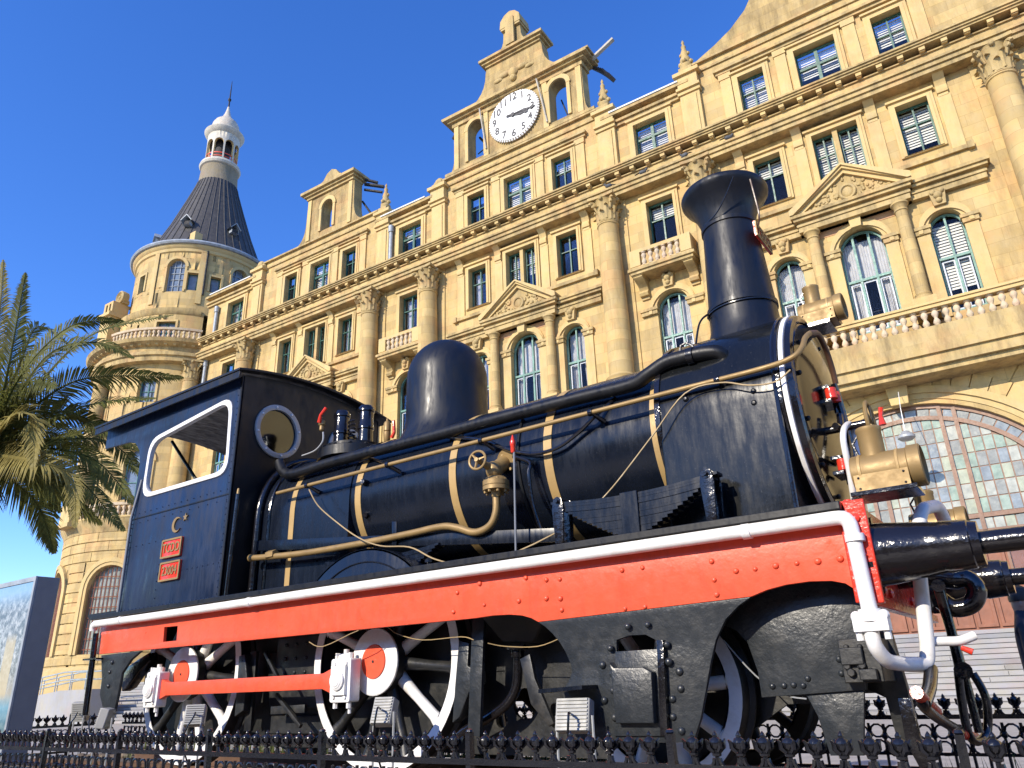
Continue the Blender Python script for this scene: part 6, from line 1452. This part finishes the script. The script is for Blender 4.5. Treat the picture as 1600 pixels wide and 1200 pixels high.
# ================================================================== palm tree
base = PD(-22, 700, 17.3)
pal = empty('palm_tree', (base.x, base.y, 0), 'date palm with drooping feathery fronds at the left edge', 'palm tree')
tm = M(); rows = []
for i in range(40):
    z = base.z*i/39; r = .30-.06*i/39+(.02 if i % 2 else 0); rows.append((r, z))
tm.lathe(rows, (base.x, base.y, 0), 'z', 18)
for i in range(90): 
    a = i*2.4; z = base.z-1.6+i/90*1.5; d = Vector((math.cos(a), math.sin(a), .5)); p = Vector((base.x, base.y, z))+d*.2; tm.tube([p, p+d*.22], [.06, .03], 5)
obj('trunk', tm, 'trunk', pal)
rp2 = random.Random(5)
def frond(pts, ln_scale=1, mat='leaf', dens=88, llen=.62):
    tw = rp2.choice((-1, 1))*rp2.uniform(.7, 1.25)
    path = smooth_path(pts, 6); tot = sum((path[i+1]-path[i]).length for i in range(len(path)-1))
    m = M().tube(path, [.035*(1-.85*i/(len(path)-1)) for i in range(len(path))], 5)
    cam_o = Vector((0, 0, CAMZ))
    L_ = [0]
    for i in range(len(path)-1): L_.append(L_[-1]+(path[i+1]-path[i]).length)
    def at(s):
        for i in range(len(path)-1):
            if L_[i+1] >= s: k = (s-L_[i])/max(1e-6, L_[i+1]-L_[i]); return path[i].lerp(path[i+1], k), (path[i+1]-path[i]).normalized()
        return path[-1], (path[-1]-path[-2]).normalized()
    for i in range(dens):
        t_ = .10+.89*i/(dens-1); p, d = at(t_*tot)
        sd_ = d.cross(Vector((0, 0, 1)))
        if sd_.length < .2: sd_ = d.cross(Vector((.3, 1, 0)))
        sd_.normalize(); sd_ = Matrix.Rotation(tw if abs(d.z) < .6 else 1.2, 3, d) @ sd_; upv = sd_.cross(d).normalized()
        if upv.z < 0: upv = -upv
        ll = llen*ln_scale*(math.sin(math.pi*min(1, .18+t_*.82))**.6)*(1.05-.45*t_)*rp2.uniform(.85, 1.1)
        for s_ in (-1, 1):
            q_ = (d*(.55+.45*t_)+sd_*s_*rp2.uniform(.7, .95)+upv*rp2.uniform(.05, .3)).normalized()
            mid = p+q_*ll*.55; tip = p+q_*ll+Vector((0, 0, -ll*rp2.uniform(.15, .40)))
            wv_ = q_.cross(upv).normalized()*.017
            m.add([p-wv_*.6, p+wv_*.6, mid+wv_, mid-wv_, tip], [(0, 1, 2, 3), (3, 2, 4)])
    return obj('frond', m, mat, pal, smooth=0)
B0 = Vector(base)
def fpx(mid, tip, dm, dt, mat='leaf', **k):
    frond([B0+Vector((rp2.uniform(-.1, .1), rp2.uniform(-.1, .1), rp2.uniform(-.2, .1))), PD(*mid[0], dm), PD(*mid[1], (dm+dt)/2), PD(*tip, dt)] if isinstance(mid[0], tuple) else [B0, PD(*mid, dm), PD(*tip, dt)], mat=mat, **k)
fpx([(8, 600), (25, 510)], (40, 425), 16.6, 16.2)
fpx([(-10, 560), (0, 480)], (5, 405), 17, 16.8, 'leaf_lit')
fpx([(30, 590), (110, 510)], (195, 502), 16.3, 15.5)
fpx([(70, 590), (150, 520)], (272, 492), 15.8, 14.4)
fpx([(30, 570), (60, 510)], (115, 545), 18, 18.5)
fpx([(60, 630), (140, 590)], (288, 590), 16.4, 15)
fpx([(70, 560), (150, 535)], (210, 560), 16.8, 16.3)
fpx([(70, 660), (150, 630)], (245, 622), 16.2, 15.2)
fpx([(60, 700), (150, 668)], (222, 705), 16, 15)
fpx([(70, 690), (170, 690)], (224, 745), 16.5, 15.6)
fpx([(70, 700), (150, 720)], (212, 790), 16, 15.2)
fpx([(60, 720), (120, 745)], (195, 830), 15.8, 15)
fpx([(40, 730), (95, 770)], (160, 820), 15.8, 15.2)
fpx([(20, 650), (52, 655)], (52, 735), 15.4, 15.0, 'leaf_lit')
fpx([(50, 720), (110, 745)], (118, 825), 15.2, 14.8, 'leaf_lit')
fpx([(15, 745), (60, 790)], (85, 865), 17.2, 17)
fpx([(10, 730), (50, 750)], (95, 800), 18, 18.2)
fpx([(-60, 640), (-120, 600)], (-190, 640), 16.5, 16)
fpx([(-60, 600), (-110, 520)], (-170, 480), 17, 16.5)
fpx([(-30, 560), (-50, 470)], (-80, 400), 17.5, 17.5)
fpx([(-60, 700), (-120, 720)], (-180, 800), 16.5, 16)
fpx([(-20, 740), (-40, 800)], (-60, 880), 17, 17)
fpx([(20, 640), (70, 600)], (120, 640), 18.4, 19)
fpx([(20, 610), (50, 560)], (80, 600), 18.6, 19.5, 'leaf_lit')
fpx([(30, 680), (90, 665)], (150, 700), 18.2, 18.6)
fpx([(20, 720), (60, 735)], (110, 790), 17.8, 17.8)
for i in range(4): frond([B0, B0+Vector((math.cos(i*.8)*1.2, math.sin(i*.8)*1.2, 1.0-.2*(i % 3))), B0+Vector((math.cos(i*.8)*2.6, math.sin(i*.8)*2.6, .6-.5*(i % 3)))])
obj('crownshaft', M().sph(B0-Vector((0, 0, .2)), .42, 12, 8, (1, 1, 1.3)), 'trunk', pal)

# ================================================================== person at the right edge
pp_ = PD(1604, 1000, 8.4); hd = PD(1596, 946, 8.4)
H = 1.72; fz0 = hd.z+.12-H
per = empty('person', (hd.x, hd.y, max(0, fz0)), 'person in a dark navy coat and dark cap walking at the right edge', 'person')
XF[per] = lambda v: v
def skin_body(name, pts, edges_, rad, mat, parent, root=0, sub=2):
    me = bpy.data.meshes.new(name); me.from_pydata(pts, edges_, []); o = bpy.data.objects.new(name, me); COL.objects.link(o); o.parent = parent
    sk = o.modifiers.new('s', 'SKIN'); sk.use_smooth_shade = True
    if not me.skin_vertices: 
        bm_ = __import__('bmesh').new(); bm_.from_mesh(me); bm_.verts.layers.skin.verify(); bm_.to_mesh(me); bm_.free()
    for i, r in enumerate(rad):
        me.skin_vertices[0].data[i].radius = r if isinstance(r, tuple) else (r, r)
    me.skin_vertices[0].data[root].use_root = True
    su = o.modifiers.new('u', 'SUBSURF'); su.levels = sub; su.render_levels = sub
    me.materials.append(MT[mat]); return o
pts = [(0, 0, .92), (0, 0, 1.12), (0, .0, 1.32), (0, 0, 1.44), (0, .01, 1.54), (0, .01, 1.62), (-.18, 0, 1.40), (-.24, .02, 1.14), (-.22, -.08, .90), (.18, 0, 1.40), (.24, .02, 1.14), (.22, -.08, .90), (-.09, 0, .88), (-.10, -.06, .50), (-.10, .06, .09), (-.10, -.10, .04), (.09, 0, .88), (.10, .05, .50), (.10, .16, .10), (.10, .02, .04)]
ed_ = [(0, 1), (1, 2), (2, 3), (3, 4), (4, 5), (3, 6), (6, 7), (7, 8), (3, 9), (9, 10), (10, 11), (0, 12), (12, 13), (13, 14), (14, 15), (0, 16), (16, 17), (17, 18), (18, 19)]
skin_body('body', pts, ed_, [(.17, .13), (.17, .125), (.18, .13), (.15, .11), .06, .06, .075, .06, .045, .075, .06, .045, .10, .075, .055, .045, .10, .075, .055, .045], 'coat', per)
hd_m = M().lathe([(.0, 1.495), (.05, 1.50), (.066, 1.53), (.075, 1.58), (.08, 1.63), (.078, 1.68), (.06, 1.73), (0, 1.755)], (0, .0, 0), 'z', 18).sph((0, -.082, 1.60), .018, 8, 6, (.8, 1, 1.3)).sph((.08, 0, 1.61), .02, 6, 5, (.4, .8, 1.4)).sph((-.08, 0, 1.61), .02, 6, 5, (.4, .8, 1.4))
obj('head', hd_m, 'skin', per)
obj('cap', M().lathe([(.088, 1.635), (.092, 1.66), (.088, 1.70), (.07, 1.75), (.03, 1.775), (0, 1.78)], (0, 0, 0), 'z', 18).add([(-.07, -.06, 1.645), (.07, -.06, 1.645), (.055, -.15, 1.635), (-.055, -.15, 1.635)], [(0, 1, 2, 3)]), 'hair', per)
per.rotation_euler = (0, 0, 1.6)
for s_ in (-1, 1):
    hb = Vector((s_*.22, -.09, .86)); fm_ = M().sph(hb, .042, 10, 8, (.6, .9, 1.2))
    for k in range(4): 
        a = hb+Vector((0, -.03+.02*k, -.03)); fm_.tube([a, a+Vector((0, -.005, -.035)), a+Vector((0, -.012, -.065-.006*(k % 2)))], [.010, .009, .007], 6)
    fm_.tube([hb+Vector((-s_*.01, -.035, 0)), hb+Vector((-s_*.015, -.06, -.02)), hb+Vector((-s_*.015, -.065, -.045))], [.011, .010, .008], 6)
    obj('hand', fm_, 'skin', per)

# ================================================================== trees across the street, behind the viewpoint (they mirror in the paint)
rt = random.Random(21); m = M()
for i in range(150):
    a = R_(rt.uniform(200, 352)); d = rt.uniform(23, 30); zc = rt.uniform(1.2, 6.6)
    c_ = (-3+d*math.cos(a), 2+d*math.sin(a), zc); r = rt.uniform(1.6, 2.9); o = len(m.v)
    m.sph(c_, r, 12, 8, (1, 1, .9))
    for k in range(o, len(m.v)):
        v = m.v[k]; f_ = 1+rt.uniform(-.22, .22); m.v[k] = (c_[0]+(v[0]-c_[0])*f_, c_[1]+(v[1]-c_[1])*f_, max(.05, c_[2]+(v[2]-c_[2])*f_))
tag(obj('treeline', m, 'darkleaf', None, smooth=0), 'far row of dark trees across the street', 'trees', kind='stuff')
